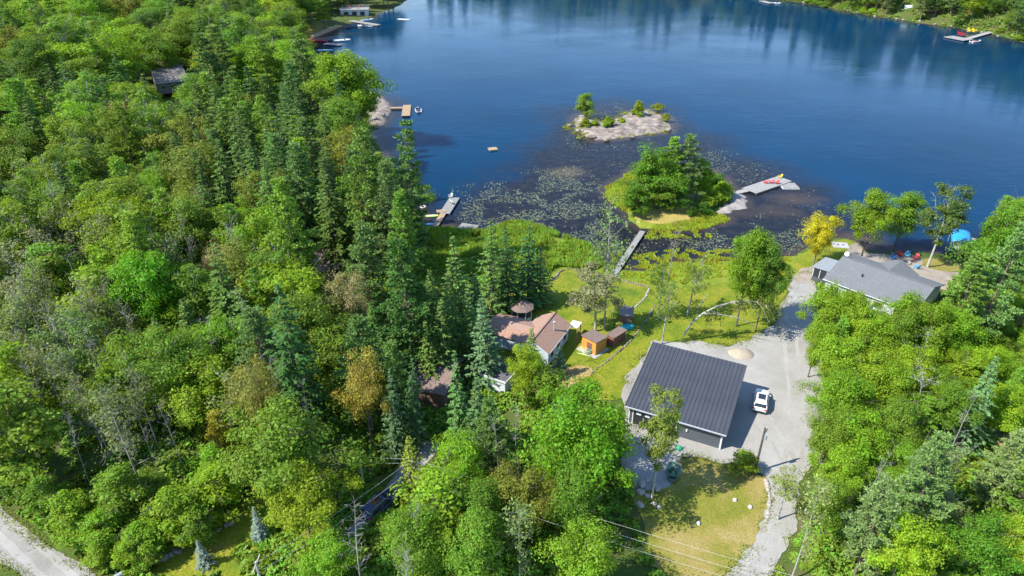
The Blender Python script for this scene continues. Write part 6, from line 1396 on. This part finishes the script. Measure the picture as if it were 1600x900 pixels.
dock('grey dock between the red boat and the pontoon raft', (508, 68), (532, 70), 3.4, 'deckgrey', .5)
boat('white pontoon style boat at the end of the grey dock below the seawall', U(535, 63, .3), R(20), 8.0, 3.6, 'white', 'offwhite')
board((508, 78.5), 7.0, 2.4, .1, 'lblue', 'light blue floating mat just above the large bright green tree', 'swim_mat', 'swim mat')
# far right shore
dA, LA = dock('wide pale floating dock on the far shore with red and yellow chairs', (1482, 56.5), (1514, 62.5), 6.4, 'decklight', .6, False)
dock('pale plank gangway from the far shore to the wide floating dock', (1511, 60.5), (1553, 48.5), 2.6, 'decklight', .6)
boat('white motor boat with maroon interior beside the far floating dock', U(1525, 64.6, .3), R(24), 6.6, 2.6, 'white', 'maroon')
for k, (a, b, m, l) in enumerate(((1499, 54.5, 'red', 'red chair on the far floating dock, left of its twin'), (1505, 55.5, 'red', 'red chair on the far floating dock, right of its twin'))):
    adirondack(U(a, b, .65), .65, R(-60), m, l, None, 1.8)
for k, (a, b, l) in enumerate(((1515, 49.5, 'yellow chair on the bank behind the far floating dock, left one'), (1522, 50, 'yellow chair on the bank behind the far floating dock, right one'))):
    adirondack(U(a, b, .65), max(.65, tz(*U(a, b, .65).xy)), R(-70), 'yellow', l, None, 2.0)
q = G(1415, 25.5); t = thing('shed', 'little white gabled shed on the far shore', 'shed', q, -.25); gable(t, 4.2, 4.4, 4.0, 6.0, .3, 'white', 'offwhite'); window(t, -1.85, 0, 3.0, .9, .9, math.pi / 2); window(t, 0, -1.95, 2.6, .9, .9, 0)
q = U(1455, 28, 1.2); t = thing('deck', 'red brown timber deck at the waterline of the far shore', 'deck', (q.x, q.y, tz(q.x, q.y) + .3), -.12); plank_deck(t, -5, 5, -2, 2, .4, 'redbrown'); MB().box((0, -2, .2), (10, .2, .5)).build('fascia', M['redbrown'], t)
q = U(1510, 34.5, 1.2); t = thing('deck', 'long red brown retaining timber above the far floating dock', 'retaining wall', (q.x, q.y, tz(q.x, q.y)), -.08); t.name = 'retaining_wall'; MB().box((0, 0, .5), (11, .5, 1.2)).build('timber', M['redbrown'], t); MB().box((0, 0, 1.13), (11.2, .6, .08)).build('capping', M['redbrown'], t)
dock('pale dock at the top edge of the far shore', (1190, 1), (1206, 5), 4.0, 'decklight', .6); boat('white boat beside the pale dock at the top edge', U(1211, 5, .3), R(-20), 7.5, 3.0, 'white', 'offwhite')
